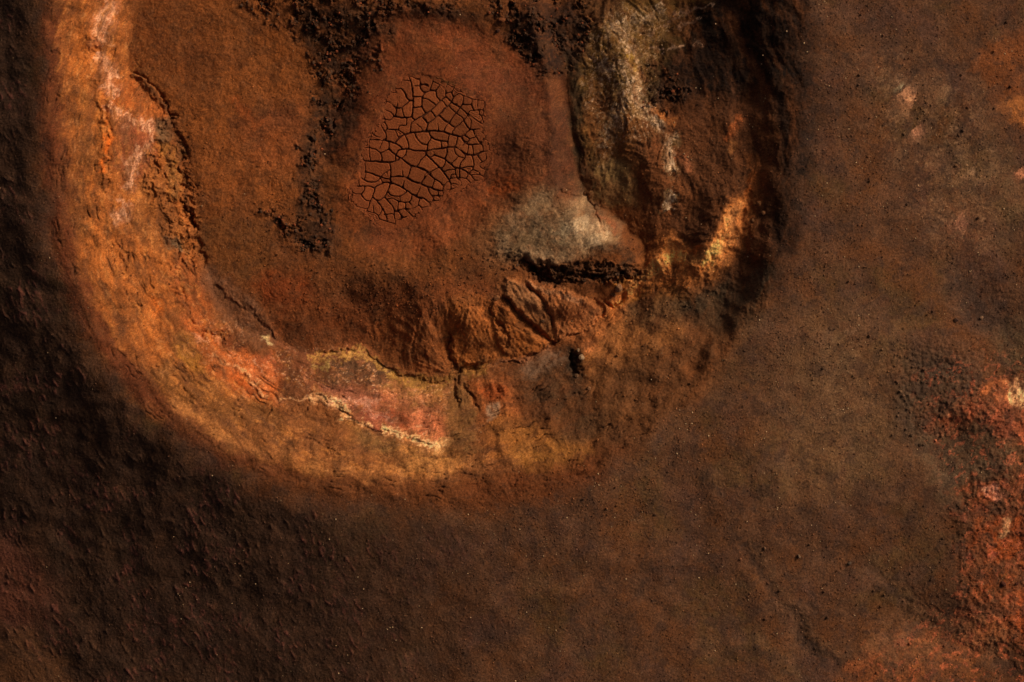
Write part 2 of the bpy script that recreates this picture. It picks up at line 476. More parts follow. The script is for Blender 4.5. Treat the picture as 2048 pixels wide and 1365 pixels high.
# west flank's shade painted into the soil albedo, red soil showing through its lumps
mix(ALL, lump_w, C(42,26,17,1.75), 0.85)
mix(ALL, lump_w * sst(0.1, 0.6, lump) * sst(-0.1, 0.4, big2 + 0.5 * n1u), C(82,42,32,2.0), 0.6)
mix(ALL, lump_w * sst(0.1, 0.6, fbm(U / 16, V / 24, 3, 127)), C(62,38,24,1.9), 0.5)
# crater interior
mix(ALL, sst(-0.5, 0.4, D + 0.35 * n1u), C(90,48,22,1.9))

ARC = (rad * 450).astype(F)
def wisps(w, sc, seed):
    a, b = (ARC[w] + 5 * n2u[w]) / (sc * 2.1), (rr[w] + 5 * n2v[w]) / (sc * 0.95)
    return 0.62 * fbm(a, b, 4, 200 + seed, 0.62) + 0.5 * (ridged(a * F(0.9) + 3.3, b * F(0.9), 3, 260 + seed) - 0.42)

def P(pts, soft, c, k=1.0, lace=0.0, sc=9.0, seed=1, fine=False, thr=0.0):
    w, m = poly_mask(pts, soft, fine)
    if lace:
        q = sst(thr - 0.18, thr + 0.22, wisps(w, sc, seed) + (m - 0.6) * 0.7)
        m = m * lerp(1, q, lace)
    mix(w, m, c, k)
    return w, m

def L(pts, wid, c, k=1.0, lace=0.0, sc=8.0, seed=1, thr=0.0, fine=False, raise_=0.0):
    w, d, par, side = line_dist(pts, wid * 2 + 24, fine)
    m = sst(1.15, 0.25, d / (wid * (1 + 0.5 * perlin(U[w] / 25, V[w] / 25, 300 + seed)))) * sst(-0.01, 0.06, par) * sst(1.01, 0.94, par)
    if lace:
        q = sst(thr - 0.15, thr + 0.2, wisps(w, sc, seed) + (m - 0.6) * 0.7)
        m = m * lerp(1, q, lace)
    mix(w, m, c, k)
    if raise_:
        Z[w] += 0.6 * raise_ * m * (0.6 + 0.8 * perlin(U[w] / 4, V[w] / 4, 310))

# crest bands
L([(108,-20),(100,200),(112,380),(140,540),(205,680),(300,790),(440,890),(620,955)], 34, C(78,36,20,1.3), 0.8)
# west wall
P([(140,-30),(128,150),(145,300),(165,450),(190,580),(245,680),(335,775),(430,825),(540,812),(500,740),(440,650),(405,560),(385,450),(345,300),(262,160),(262,-30)], 20, C(148,80,35,1.28))
P([(150,60),(200,120),(212,240),(214,330),(170,330),(150,200)], 16, C(165,88,34,1.25), 0.6, 0.6, 12, 3)
P([(140,160),(190,200),(196,330),(150,330)], 16, C(95,58,30,1.3), 0.6, 0.5, 14, 4)
P([(170,340),(215,380),(220,480),(260,560),(330,640),(300,680),(230,620),(190,540),(165,440)], 22, C(168,92,41,1.3), 0.7, 0.3, 24, 420)
P([(180,560),(240,640),(300,720),(380,790),(330,780),(240,690),(190,610)], 20, C(150,82,36,1.2), 0.6, 0.6, 24, 163)
P([(150,340),(175,400),(178,470),(152,450)], 12, C(80,50,28,1.3), 0.6)
L([(195,560),(225,620),(250,665),(238,650)], 9, C(85,48,26,1.3), 0.8)
L([(212,250),(214,300),(210,350)], 7, C(190,88,25,1.3), 0.8)
P([(225,180),(262,160),(330,215),(335,240),(300,250),(240,220)], 12, C(150,75,32,1.3), 0.8)
P([(235,240),(300,250),(310,310),(260,380),(235,330)], 14, C(135,68,44,1.2), 0.8)
P([(280,330),(320,350),(380,480),(330,520),(280,480),(255,420)], 16, C(128,74,36,1.4), 0.8, 0.4, 12, 6)
P([(350,500),(420,560),(440,640),(400,650),(350,600)], 14, C(130,64,30,1.35), 0.7)
L([(330,275),(350,330),(345,400)], 22, C(125,80,38,1.4), 0.8, 0.5, 10, 7)
P([(310,235),(345,235),(345,275),(318,275)], 8, C(95,72,50,1.4), 0.8)
P([(300,600),(325,598),(330,630),(300,632)], 8, C(178,84,26,1.2), 0.6)
P([(330,470),(360,480),(370,505),(345,500)], 6, C(90,78,60,1.4), 0.7, 0.5, 6, 8)
# pale pink crust on the west wall
PINK = C(222,152,112,1.15)
for pts, wd, th in (([(214,-20),(222,15),(208,40),(200,70),(204,100)], 26, 0.08), ([(190,110),(205,125),(222,145),(225,160)], 17, -0.2),
                    ([(205,165),(225,180),(240,195)], 15, 0.0), ([(215,205),(235,225),(262,240),(290,250),(296,265)], 17, 0.12),
                    ([(285,295),(265,322),(250,335)], 17, -0.02), ([(255,340),(262,365),(252,385)], 13, 0.02),
                    ([(248,400),(246,425),(225,440)], 17, 0.0), ([(300,240),(305,280),(292,300)], 12, 0.2)):
    L(pts, wd * 1.15, C(170,104,72,1.25), 0.7, 0.5, 9, 11, th - 0.15)
    L(pts, wd, PINK, 0.85, 1.0, 5.5, 12, th + 0.05, raise_=0.03)
# floor west of the pan
P([(265,0),(560,-20),(640,160),(600,260),(590,400),(520,420),(400,440),(372,330),(345,240),(270,150)], 36, C(106,56,24,1.95), 0.9)
P([(280,20),(420,10),(430,120),(330,160),(290,120)], 34, C(78,40,18,1.8), 0.7, 0.5, 30, 14)
P([(480,230),(600,210),(595,330),(500,330)], 30, C(100,50,26,1.9), 0.7)
L([(470,190),(480,215),(520,250)], 14, C(135,62,26,1.9), 0.5, 0.6, 8, 15)
P([(400,440),(520,430),(560,480),(520,560),(440,560),(405,520)], 20, C(92,52,24,1.8), 0.8, 0.4, 20, 16)
P([(400,530),(440,545),(490,590),(545,640),(562,690),(500,688),(450,650),(420,600)], 14, C(108,68,46,1.35), 0.85, 0.3, 14, 17)
P([(520,550),(600,545),(640,600),(560,620),(520,600)], 18, C(100,42,16,1.8), 0.8)
P([(560,600),(760,580),(1000,560),(1010,640),(900,700),(740,690),(600,690),(540,640)], 28, C(92,46,22,2.3), 0.8)
P([(620,540),(720,540),(850,560),(840,610),(700,620),(620,590)], 28, C(80,42,21,2.0), 0.5, 0.6, 22, 18)
# south-west bright clay
P([(360,640),(400,632),(450,660),(520,712),(565,715),(565,800),(540,806),(480,785),(415,745),(380,700)], 12, C(162,80,36,1.15), 0.9, 0.25, 18, 160)
P([(365,655),(400,700),(400,745),(370,730),(345,690)], 10, C(140,92,34,1.25), 0.7)
P([(455,745),(500,748),(535,785),(520,795),(475,775)], 9, C(180,78,26,1.1), 0.8)
P([(495,718),(545,705),(556,760),(520,765),(495,740)], 9, C(158,80,48,1.1), 0.8)
P([(430,660),(480,668),(500,690),(470,705),(435,690)], 8, C(78,34,16,1.4), 0.8)
P([(560,700),(630,700),(620,790),(560,800)], 12, C(95,52,30,1.3), 0.85)
P([(335,720),(380,740),(470,790),(560,815),(560,845),(450,850),(350,800),(300,750)], 16, C(108,66,32,1.25), 0.85)
# ochre outer band of the south wall
P([(340,815),(460,845),(600,810),(720,870),(900,895),(1040,880),(1180,800),(1270,790),(1250,850),(1130,925),(960,960),(780,960),(600,930),(450,890)], 36, C(128,76,40,1.25), 0.85, 0.3, 40, 161)
L([(330,790),(420,850),(520,905),(640,938),(800,948),(930,935)], 20, C(176,110,58,1.25), 0.55, 0.4, 16, 21)
P([(700,850),(780,860),(820,890),(900,895),(920,930),(820,940),(740,900)], 26, C(180,118,62,1.25), 0.8, 0.35, 14, 22)
P([(710,865),(760,865),(800,900),(760,905),(715,890)], 10, C(90,62,34,1.25), 0.7)
P([(1030,900),(1120,890),(1170,905),(1120,940),(1040,935)], 18, C(150,96,40,1.3), 0.6)
L([(470,948),(620,978),(800,992),(960,998),(1110,975),(1215,920),(1290,840)], 46, C(82,43,21,1.4), 0.6)
P([(930,960),(1060,930),(1180,910),(1260,860),(1230,930),(1110,990),(940,1000)], 34, C(84,40,18,1.5), 0.6)
# minerals by the southern gully
P([(560,690),(640,705),(700,690),(740,700),(790,755),(860,765),(905,750),(900,840),(890,885),(800,880),(700,840),(620,790),(600,740)], 18, C(124,68,42,1.3), 0.85)
P([(640,720),(700,712),(760,720),(790,762),(740,790),(650,775),(628,745)], 10, C(80,56,38,1.25), 0.85, 0.35, 12, 24)
P([(640,770),(720,770),(800,790),(810,850),(700,835),(650,795)], 12, C(140,78,56,1.2), 0.85, 0.35, 9, 25)
L([(690,815),(730,825),(780,840),(770,850),(720,840)], 11, C(118,48,38,1.15), 0.85, 0.3, 8, 26)
P([(785,815),(812,812),(818,850),(812,875),(786,860)], 6, C(134,50,20,1.1), 0.9)
P([(792,805),(822,805),(822,830),(798,828)], 5, C(88,52,24,1.2), 0.8)
P([(820,820),(860,820),(882,850),(885,880),(850,882),(815,860)], 11, C(206,112,70,1.3), 0.9, 0.3, 9, 27)
P([(760,770),(850,770),(895,765),(890,800),(860,815),(800,800)], 9, C(152,104,56,1.2), 0.85, 0.35, 7, 28)
P([(870,790),(905,770),(905,850),(890,880),(872,840)], 14, C(150,92,52,1.2), 0.7)
# fibres of peach, cream, ochre and umber through the mineral belt
BELT = [(380,640),(480,650),(560,695),(700,700),(790,758),(905,748),(1000,740),(1020,840),(900,892),(800,885),(690,845),(600,800),(480,785),(400,730)]
wb, mb = poly_mask(BELT, 30)
mb = mb * sst(-0.5, 0.15, fbm(U[wb] / 45, V[wb] / 45, 3, 440))
for sc_, sd, c_, k_, th in ((15, 1, C(100,54,30,1.2), 0.45, 0.12), (11, 2, C(198,122,80,1.25), 0.42, 0.16), (7, 3, C(228,160,116,1.25), 0.45, 0.3), (9, 4, C(70,40,25,1.2), 0.4, 0.26),
                            (6, 5, C(178,108,48,1.15), 0.4, 0.2), (5, 6, C(240,184,138,1.3), 0.45, 0.42)):
    mix(wb, mb * sst(th, th + 0.28, wisps(wb, sc_, 40 + sd)), c_, k_)
wb, mb = poly_mask([(130,-30),(260,-30),(300,240),(380,420),(400,560),(450,660),(560,800),(760,900),(1040,880),(1040,930),(760,965),(560,910),(360,800),(220,660),(160,470),(120,200)], 24)
for sc_, sd, c_, k_, th in ((22, 11, C(100,56,27,1.2), 0.5, 0.12), (16, 12, C(186,112,54,1.2), 0.45, 0.16), (9, 13, C(84,46,24,1.2), 0.45, 0.2), (7, 14, C(206,134,78,1.15), 0.35, 0.28)):
    mix(wb, mb * sst(th, th + 0.3, wisps(wb, sc_, 40 + sd)), c_, k_)
P([(690,790),(770,770),(860,790),(890,870),(820,872),(740,840)], 22, C(178,100,66,1.2), 0.45, 0.7, 14, 421)
P([(430,700),(520,715),(556,760),(545,795),(470,760)], 22, C(190,96,48,1.2), 0.5, 0.5, 16, 422)
YEL = C(184,130,66,1.3)
L([(610,712),(640,718),(665,706),(700,710),(726,702)], 16, YEL, 0.75, 0.95, 6, 31, 0.08)
L([(703,694),(722,702),(735,712),(752,722),(768,745),(790,768)], 14, YEL, 0.75, 0.9, 6, 32, 0.04)
L([(775,752),(800,766),(835,768),(872,760),(905,748),(945,742),(985,730)], 17, C(160,112,52,1.15), 0.75, 0.85, 7, 33, 0.0)
L([(622,728),(640,738),(660,728)], 7, C(190,150,84,1.2), 0.8, 0.8, 5, 34)
L([(524,679),(538,682),(550,688)], 6, C(225,180,120,1.15), 0.9)
CREAM = C(250,178,120,1.3)
L([(566,795),(600,796),(622,794)], 4, CREAM, 0.7, 0.7, 5, 35)
L([(614,790),(640,800),(664,808),(686,830),(698,842)], 22, C(190,120,70,1.1), 0.6, 0.6, 9, 136)
L([(614,790),(640,800),(664,808),(686,830),(698,842)], 15, CREAM, 0.9, 0.95, 4.5, 36, 0.0, raise_=0.04)
L([(690,838),(720,850),(748,846)], 5, CREAM, 0.7, 0.7, 5, 37)
L([(758,852),(790,868),(815,876),(850,886),(892,884)], 20, C(190,120,70,1.1), 0.6, 0.6, 9, 137)
L([(758,852),(790,868),(815,876),(850,886),(892,884)], 13, CREAM, 0.9, 0.95, 4.5, 38, 0.02, raise_=0.03)
L([(870,880),(905,888),(860,895)], 12, C(215,150,90,1.1), 0.6, 0.5, 8, 39)
L([(428,714),(470,736),(505,768),(542,796)], 5, CREAM, 0.7, 0.95, 5, 40, 0.08)
L([(428,714),(470,736),(505,768),(542,796)], 14, C(190,110,64,1.1), 0.5, 0.8, 7, 140, 0.1)
L([(384,662),(396,680),(410,695)], 5, C(225,150,110,1.15), 0.7, 0.8, 5, 41)
L([(500,716),(508,730),(520,742)], 4, C(225,150,110,1.15), 0.7, 0.8, 5, 42)
L([(640,812),(700,800),(760,790),(730,815),(790,835)], 12, C(215,150,120,1.1), 0.4, 1.0, 5, 43, 0.16)
# fan, orange clay and grey ash east of it
P([(900,740),(935,750),(950,830),(960,900),(900,900),(895,820)], 12, C(104,68,36,1.35), 0.85)
P([(935,765),(1000,745),(1035,760),(1040,830),(1000,860),(960,830)], 16, C(150,80,40,1.2), 0.85, 0.3, 16, 162)
P([(955,775),(1010,770),(1015,805),(965,800)], 8, C(160,72,32,1.15), 0.7, 0.3, 9, 45)
P([(970,815),(1000,810),(1005,830),(980,840)], 7, C(160,124,96,1.3), 0.8, 0.6, 6, 46)
P([(1000,830),(1090,850),(1180,900),(1040,910),(980,870)], 22, C(150,92,42,1.3), 0.7)
P([(1025,730),(1100,715),(1170,720),(1185,790),(1215,860),(1170,890),(1100,870),(1050,800),(1020,770)], 34, C(66,46,30,1.25), 0.8, 0.35, 40, 180)
P([(1040,720),(1110,700),(1130,720),(1060,760)], 9, C(104,78,60,1.4), 0.7, 0.4, 8, 47)
L([(990,726),(1040,716),(1080,705),(1110,700)], 10, C(112,76,58,1.4), 0.7, 0.6, 6, 48)
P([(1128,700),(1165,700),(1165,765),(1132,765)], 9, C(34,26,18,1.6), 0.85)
P([(1170,690),(1215,655),(1290,600),(1370,625),(1362,680),(1280,725),(1200,745),(1172,750)], 13, C(138,84,44,1.6), 0.88, 0.2, 16, 49)
P([(1165,672),(1190,668),(1195,700),(1170,705)], 6, C(190,110,62,1.5), 0.7, 0.5, 6, 50)
P([(1170,740),(1290,700),(1330,720),(1240,800),(1190,810)], 20, C(100,58,28,1.7), 0.8)
L([(1080,690),(1150,665),(1210,640),(1260,590),(1300,555)], 15, C(145,84,46,1.6), 0.85, 0.45, 8, 51)
P([(1230,560),(1280,548),(1310,560),(1290,590),(1250,610),(1232,590)], 8, C(150,92,36,1.7), 0.8, 0.4, 8, 52)
# spurs
P([(1010,560),(1100,570),(1170,600),(1230,590),(1240,640),(1150,660),(1110,680),(1060,640),(1010,600)], 12, C(124,72,38,1.9), 0.85)
P(TONGUES[0][0], 6, C(138,90,56,1.8), 0.75, 0.3, 12, 53, True)
P([(1060,620),(1092,630),(1098,660),(1068,648)], 8, C(70,42,25,1.6), 0.7)
P(TONGUES[1][0], 8, C(140,80,44,1.85), 0.7, 0.3, 16, 54, True)
L([(1048,566),(1085,575),(1130,592),(1170,608)], 7, C(178,122,84,1.6), 0.5, 0.6, 8, 456)
L([(1002,590),(1022,612),(1052,642),(1082,668),(1112,692)], 5, C(52,30,18,1.5), 0.7, fine=True)
L([(1048,570),(1078,596),(1098,630),(1108,660)], 4, C(56,32,19,1.5), 0.6, fine=True)
P([(900,600),(1000,600),(1090,670),(1100,700),(1000,722),(905,742),(870,690)], 22, C(124,68,30,2.1), 0.75)
P([(760,650),(880,640),(905,742),(810,750),(760,700)], 18, C(108,58,28,2.1), 0.7)
# slab
P([(930,400),(1020,360),(1120,350),(1190,400),(1010,540),(960,500)], 26, C(104,66,40,1.7), 0.8)
P([(990,470),(1040,405),(1110,372),(1160,384),(1200,420),(1240,446),(1232,486),(1170,512),(1090,528),(1020,518)], 16, C(118,90,64,1.7), 0.9, 0.2, 30, 55)
L([(1015,505),(1060,470),(1110,420)], 15, C(98,70,46,1.5), 0.6, 0.5, 14, 155)
P([(1090,455),(1170,440),(1200,470),(1140,500)], 16, C(126,104,76,1.5), 0.6, 0.5, 12, 156)
P([(1040,450),(1100,440),(1110,490),(1050,505)], 14, C(92,70,48,1.6), 0.5)
P([(1140,440),(1200,445),(1215,470),(1180,500),(1145,480)], 10, C(172,138,104,1.6), 0.75, 0.35, 8, 56)
L([(1190,430),(1215,440),(1235,465)], 9, C(130,74,48,1.8), 0.8, 0.4, 7, 57)
P([(1120,370),(1160,375),(1150,410),(1110,410)], 12, C(95,62,44,1.6), 0.6)
# north-east: ochre moss and crust, dark ash and painted wall shade behind it
P([(1172,-30),(1420,-30),(1420,60),(1330,150),(1300,240),(1280,330),(1180,350),(1150,200)], 20, C(84,58,27,2.0), 0.9, 0.35, 20, 58)
P([(1170,-30),(1250,-30),(1245,30),(1185,50)], 14, C(62,36,22,2.2), 0.7)
P([(1165,200),(1260,210),(1290,330),(1200,330)], 20, C(92,50,24,2.0), 0.7)
P([(1180,330),(1250,325),(1275,350),(1270,405),(1220,410),(1180,390)], 12, C(104,76,44,1.9), 0.85)
P([(1280,230),(1400,230),(1430,330),(1400,430),(1300,470),(1270,380)], 22, C(84,46,24,2.0), 0.85)
P([(1390,210),(1520,160),(1570,250),(1560,420),(1500,560),(1380,590),(1320,500),(1380,400)], 30, C(70,40,23,2.0), 0.85)
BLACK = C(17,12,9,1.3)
P([(1330,100),(1430,-30),(1620,-30),(1612,160),(1500,190),(1400,215),(1320,215),(1285,180)], 34, BLACK, 0.95)  # dark ash, with the shade of the inner wall put into its colour
P([(1540,150),(1620,120),(1625,330),(1600,460),(1560,560),(1510,600),(1540,450),(1555,300)], 22, C(22,15,11,1.4), 0.9)  # shade band inside the east rim, painted into the albedo
P([(1340,590),(1440,560),(1540,540),(1520,660),(1440,670),(1370,640)], 24, C(52,40,28,1.9), 0.9)  # shaded dip of the south-east wall, darkened in the albedo as well
P([(1260,610),(1340,580),(1370,630),(1300,660),(1255,640)], 16, C(84,62,42,1.6), 0.6)
WHT = C(205,165,130,1.35)
L([(1196,128),(1212,138),(1222,150)], 15, WHT, 0.7, 0.8, 6, 61, 0.0)
for g, wd, th in (([(1245,30),(1255,80),(1268,120),(1262,160)], 17, 0.12), ([(1262,160),(1275,195),(1290,220),(1305,240)], 15, 0.0),
                  ([(1300,222),(1312,240),(1330,262)], 12, -0.05), ([(1334,262),(1343,290),(1342,325),(1335,345)], 13, -0.12),
                  ([(1345,385),(1338,400),(1336,428)], 13, 0.0), ([(1240,120),(1250,180),(1240,230)], 18, 0.22),
                  ([(1200,60),(1290,30),(1330,10)], 18, 0.22), ([(1230,200),(1215,270),(1200,300)], 16, 0.22)):
    L(g, wd * 1.9, C(112,84,52,1.5), 0.6, 0.95, 14, 162, th - 0.02)
    L(g, wd * 1.3, C(158,120,90,1.3), 0.55, 1.0, 8, 163, th + 0.12)
    L(g, wd * 1.1, WHT, 0.75, 1.0, 4.5, 62, th + 0.3, raise_=0.02)
L([(1256,100),(1262,125),(1268,150)], 12, C(150,108,34,1.9), 0.7, 0.7, 7, 63)
for g in ([(1290,70),(1340,45),(1375,30),(1432,6)], [(1330,32),(1370,28),(1400,14)], [(1350,55),(1385,48),(1405,40)], [(1325,105),(1350,95),(1365,88)],
          [(1380,88),(1400,80),(1408,92)], [(1300,98),(1330,104)]):
    L(g, 5, C(150,112,88,1.8), 0.6, 0.9, 6, 64, 0.06)
for pts, k_ in (([(1175,40),(1290,10),(1340,60),(1300,140),(1320,230),(1290,280),(1210,260),(1165,170)], 0.55), ([(1185,110),(1225,115),(1240,160),(1200,170)], 0.8),
                ([(1255,160),(1300,200),(1330,260),(1290,250),(1255,210)], 0.85), ([(1200,250),(1240,240),(1230,320),(1195,330)], 0.45), ([(1325,255),(1352,270),(1355,345),(1335,350)], 0.9)):
    wq, mq = poly_mask(pts, 12)
    for sc_, sd, c_, kk, th in ((17, 1, C(98,68,38,1.3), 0.55, 0.12), (8, 2, C(150,112,78,1.35), 0.65, 0.2), (4.5, 3, C(205,160,124,1.35), 0.75, 0.36)):
        mix(wq, mq * sst(th, th + 0.25, fbm(WU[wq] / sc_, WV[wq] / (sc_ * 1.5), 4, 430 + sd, 0.62)), c_, kk * k_)
L([(1300,225),(1330,232),(1350,245)], 12, C(150,84,40,1.9), 0.7, 0.4, 8, 65)
L([(1355,320),(1378,328),(1382,352)], 12, C(132,74,46,1.8), 0.7, 0.5, 7, 66)
# east wall orange and gold
L([(1492,232),(1470,255),(1450,280)], 10, C(140,70,34,1.9), 0.7, 0.7, 6, 67)
L([(1455,280),(1470,290),(1455,310)], 9, C(130,78,40,1.9), 0.6, 0.7, 6, 68)
L([(1515,340),(1500,380),(1490,410),(1478,440)], 17, C(150,76,32,2.1), 0.85, 0.5, 8, 69)
L([(1480,390),(1462,430),(1448,465),(1430,500),(1410,538)], 20, C(176,100,48,1.9), 0.85, 0.4, 9, 70)
L([(1462,432),(1448,465),(1440,490),(1420,530),(1412,545)], 8, C(250,160,88,1.7), 0.9, 0.8, 4.5, 71, -0.05, raise_=0.05)
L([(1420,500),(1380,515),(1340,505),(1310,520)], 21, C(160,90,42,2.0), 0.85, 0.45, 9, 72)
L([(1400,500),(1375,515),(1360,530)], 8, C(190,84,28,2.0), 0.7, 0.5, 6, 73)
L([(1340,490),(1320,515),(1310,540)], 10, C(180,120,70,1.9), 0.7, 0.5, 7, 74)
P([(1300,590),(1340,560),(1400,570),(1380,600),(1310,610)], 10, C(96,58,28,1.9), 0.7, 0.5, 9, 75)
L([(1182,668),(1215,640),(1240,606),(1262,580),(1300,556),(1340,528)], 24, C(170,98,50,1.9), 0.85, 0.6, 12, 301, -0.12)
P([(1285,560),(1300,490),(1350,470),(1400,505),(1450,430),(1490,390),(1500,450),(1450,540),(1400,572),(1330,580)], 20, C(168,96,46,1.9), 0.8, 0.55, 14, 470)
P([(1390,560),(1410,500),(1450,420),(1485,400),(1475,470),(1440,540)], 18, C(196,124,68,1.8), 0.65, 0.95, 7, 471, thr=0.08)
L([(1225,625),(1262,575),(1310,540),(1350,510),(1400,520),(1440,490)], 15, C(214,140,76,1.8), 0.75, 0.9, 6, 302, 0.02)
L([(1500,300),(1520,370),(1500,420),(1470,470)], 26, C(120,66,32,2.0), 0.6, 0.8, 14, 303)
# rust swirls at the lower right corner
L([(2060,1180),(2020,1250),(1930,1290),(1840,1290),(1760,1330),(1690,1370)], 50, C(124,62,32,1.9), 0.85, 0.6, 28, 304, -0.15)
L([(2040,1200),(2010,1240),(1960,1250),(1900,1235)], 34, C(146,72,42,1.8), 0.7, 0.7, 14, 305, -0.1)
L([(1860,1255),(1900,1262),(1935,1258)], 5, C(160,110,76,1.7), 0.6, 0.9, 6, 306, 0.05)
L([(1915,1265),(1935,1280),(1958,1276)], 4, C(190,130,90,1.7), 0.6, 0.8, 6, 307, 0.05)
# faint wash lines on the lower right slope
for g in ([(1480,1080),(1540,1180),(1600,1260),(1650,1340)], [(1530,1200),(1600,1270),(1680,1330)], [(1720,1120),(1790,1180),(1830,1240),(1900,1262)], [(1500,1290),(1560,1330),(1600,1370)]):
    L(g, 12, C(36,24,17,2.0), 0.6, 0.6, 14, 308, -0.05)
    L([(a + 12, b - 12) for a, b in g], 12, C(82,54,34,2.0), 0.4, 0.6, 14, 309, 0.0)
# pan, pit wall and clinker
P([(720,60),(850,20),(990,60),(1090,150),(1135,240),(1130,350),(1010,380),(960,440),(860,500),(760,500),(690,450),(690,380),(710,300),(640,330),(680,180)], 26, C(92,44,22,2.1), 0.9)
P([(930,110),(1060,130),(1050,210),(940,200)], 26, C(86,43,25,1.9), 0.6)
P([(690,330),(730,300),(715,400),(760,480),(700,470),(665,410)], 16, C(112,57,26,1.9), 0.6, 0.4, 24, 164)
P([(780,470),(880,430),(960,400),(1040,370),(1000,430),(900,480),(820,510)], 16, C(110,56,28,1.9), 0.7, 0.3, 24, 165)
P([(980,370),(1020,355),(1035,380),(1000,395)], 8, C(112,48,16,2.0), 0.7)
P([(1000,200),(1120,220),(1130,340),(1010,350),(990,280)], 24, C(84,47,28,1.9), 0.7, 0.4, 22, 76)
P([(1060,60),(1110,60),(1140,200),(1150,330),(1160,400),(1090,370),(1100,260),(1080,150)], 16, C(62,34,21,1.5), 0.85)
P([(860,150),(900,160),(915,180),(870,172),(840,155)], 5, C(62,44,22,2.0), 0.7)
P([(650,165),(700,185),(735,215),(690,290),(660,350),(655,420),(680,490),(640,520),(590,480),(590,390),(600,300),(622,220)], 16, C(34,21,13,1.6), 0.85, 0.45, 20, 170)
P([(600,20),(760,10),(880,10),(980,20),(960,50),(840,40),(760,70),(720,150),(650,150),(600,90)], 20, C(32,20,13,1.6), 0.85, 0.5, 24, 171)
P([(1000,20),(1160,0),(1160,110),(1120,150),(1050,120)], 20, C(28,18,14,1.6), 0.85, 0.35, 20, 172)
mix(wpan, hair, C(50,20,10,1.4), 0.75)
mix(wpan, sst(3, 24, from_pan + 6 * n3u[wpan]), C(60,20,9,1.3), 0.95)
L([(1135,60),(1150,150),(1155,240),(1160,320),(1185,390)], 24, C(42,32,20,1.8), 0.85)
P([(1105,40),(1175,20),(1165,120),(1120,110)], 14, C(44,28,20,1.9), 0.7)
P([(1008,508),(1060,526),(1110,530),(1170,520),(1240,524),(1292,542),(1268,566),(1200,560),(1150,574),(1115,572),(1060,548)], 10, C(34,24,16,1.5), 0.75, 0.5, 10, 410)  # shadow in the crevice under the slab, painted into the albedo
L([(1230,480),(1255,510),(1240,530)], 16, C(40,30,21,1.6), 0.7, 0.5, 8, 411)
mix(ALL, clk * sst(-0.35, 0.25, fbm(U / 14, V / 14, 3, 123, 0.6)), C(42,28,20,1.6), 0.85)
mix(ALL, clk * sst(0.15, 0.5, fbm(U / 8, V / 8, 2, 121)), C(92,50,26,1.6), 0.45)
mix(ALL, clk * sst(-0.05, 0.3, fbm(U / 17, V / 17, 4, 125, 0.62)), C(28,18,12,1.5), 0.55)
L([(300,60),(420,40),(520,120)], 60, C(96,52,24,1.9), 0.4, 0.7, 30, 413)
P([(400,300),(560,260),(590,330),(560,400),(430,420)], 34, C(118,62,28,1.9), 0.5, 0.6, 26, 414)
# the step line and the blocks
L([(262,150),(300,175),(330,215),(345,250),(362,300),(372,380),(386,450)], 6, C(62,36,20,1.5), 0.55)
# east ground: crusts, rust, gravelly hollows
P([(1880,310),(2010,300),(2060,420),(2000,500),(1900,420)], 34, C(76,52,32,2.1), 0.7)
P([(1955,95),(2100,60),(2100,250),(2030,250),(1990,190),(1950,140)], 16, C(86,44,20,2.1), 0.85)
P([(2005,200),(2060,200),(2060,245),(2020,240)], 10, C(118,66,30,2.1), 0.8)
for g, r, c in (((1814,200), 22, C(190,124,84,1.8)), ((1838,268), 14, C(165,104,72,1.8)), ((1886,192), 15, C(118,84,54,1.9)), ((1924,446), 18, C(150,92,66,1.9)),
                ((1944,345), 10, C(130,92,62,1.9)), ((1797,178), 8, C(130,110,80,1.9)), ((1690,700), 40, C(84,58,38,2.0)), ((1660,780), 46, C(78,50,32,2.0)),
                ((1700,665), 14, C(120,84,60,1.9)), ((2042,350), 12, C(150,90,60,1.8))):
    sp = [(g[0] - r * 0.5, g[1] - r * 0.7), (g[0] + 1, g[1]), (g[0] + r * 0.6, g[1] + r * 0.3)]
    L(sp, r * 2.4, c * 0.38, 0.5, 0.6, 18, 80, fine=True)
    L(sp, r * 1.2, c * 0.6, 0.7, 0.9, 8, 81, 0.05, fine=True)
    L([(a_ + 3, b_ - 4) for a_, b_ in sp], r * 1.35, c * 1.0, 0.75, 0.95, 5, 82, 0.08, fine=True)
P([(1870,420),(1960,400),(2000,470),(1950,520),(1890,480)], 26, C(80,46,28,2.1), 0.6)
P([(1600,620),(1800,640),(1790,800),(1830,900),(1700,1000),(1560,980),(1540,760)], 70, C(82,55,34,2.15), 0.7, 0.3, 60, 412)
P([(1790,730),(1880,700),(1960,780),(1870,850),(1850,920),(1800,860)], 26, C(54,38,26,2.0), 0.8)
P([(1850,870),(1980,850),(2030,900),(1970,1000),(1890,1010),(1850,940)], 20, C(70,50,33,2.0), 0.85)
P([(1985,660),(2100,640),(2100,740),(2020,740)], 24, C(72,52,34,2.1), 0.8)
P([(1890,540),(1960,560),(2040,650),(1970,660),(1900,620)], 24, C(48,32,23,2.1), 0.8)  # shading of the far right hollow, painted into the ground colour
RED = C(124,62,36,1.6)
P([(1850,840),(1920,800),(1975,765),(2100,760),(2100,880),(2010,880),(1960,850),(1890,860)], 26, RED, 0.85, 0.8, 20, 82, thr=-0.1)
P([(1980,840),(2040,850),(2048,880),(2000,872)], 8, C(150,72,42,1.4), 0.8)
P([(1965,770),(2010,765),(2020,800),(1975,800)], 9, C(180,96,50,1.5), 0.7, 0.6, 7, 83)
P([(2010,770),(2060,770),(2060,815),(2020,810)], 9, C(220,150,96,1.8), 0.8, 0.8, 5.5, 84)
L([(1915,805),(1900,822),(1890,835)], 9, C(190,120,80,1.8), 0.7, 0.8, 6, 85)
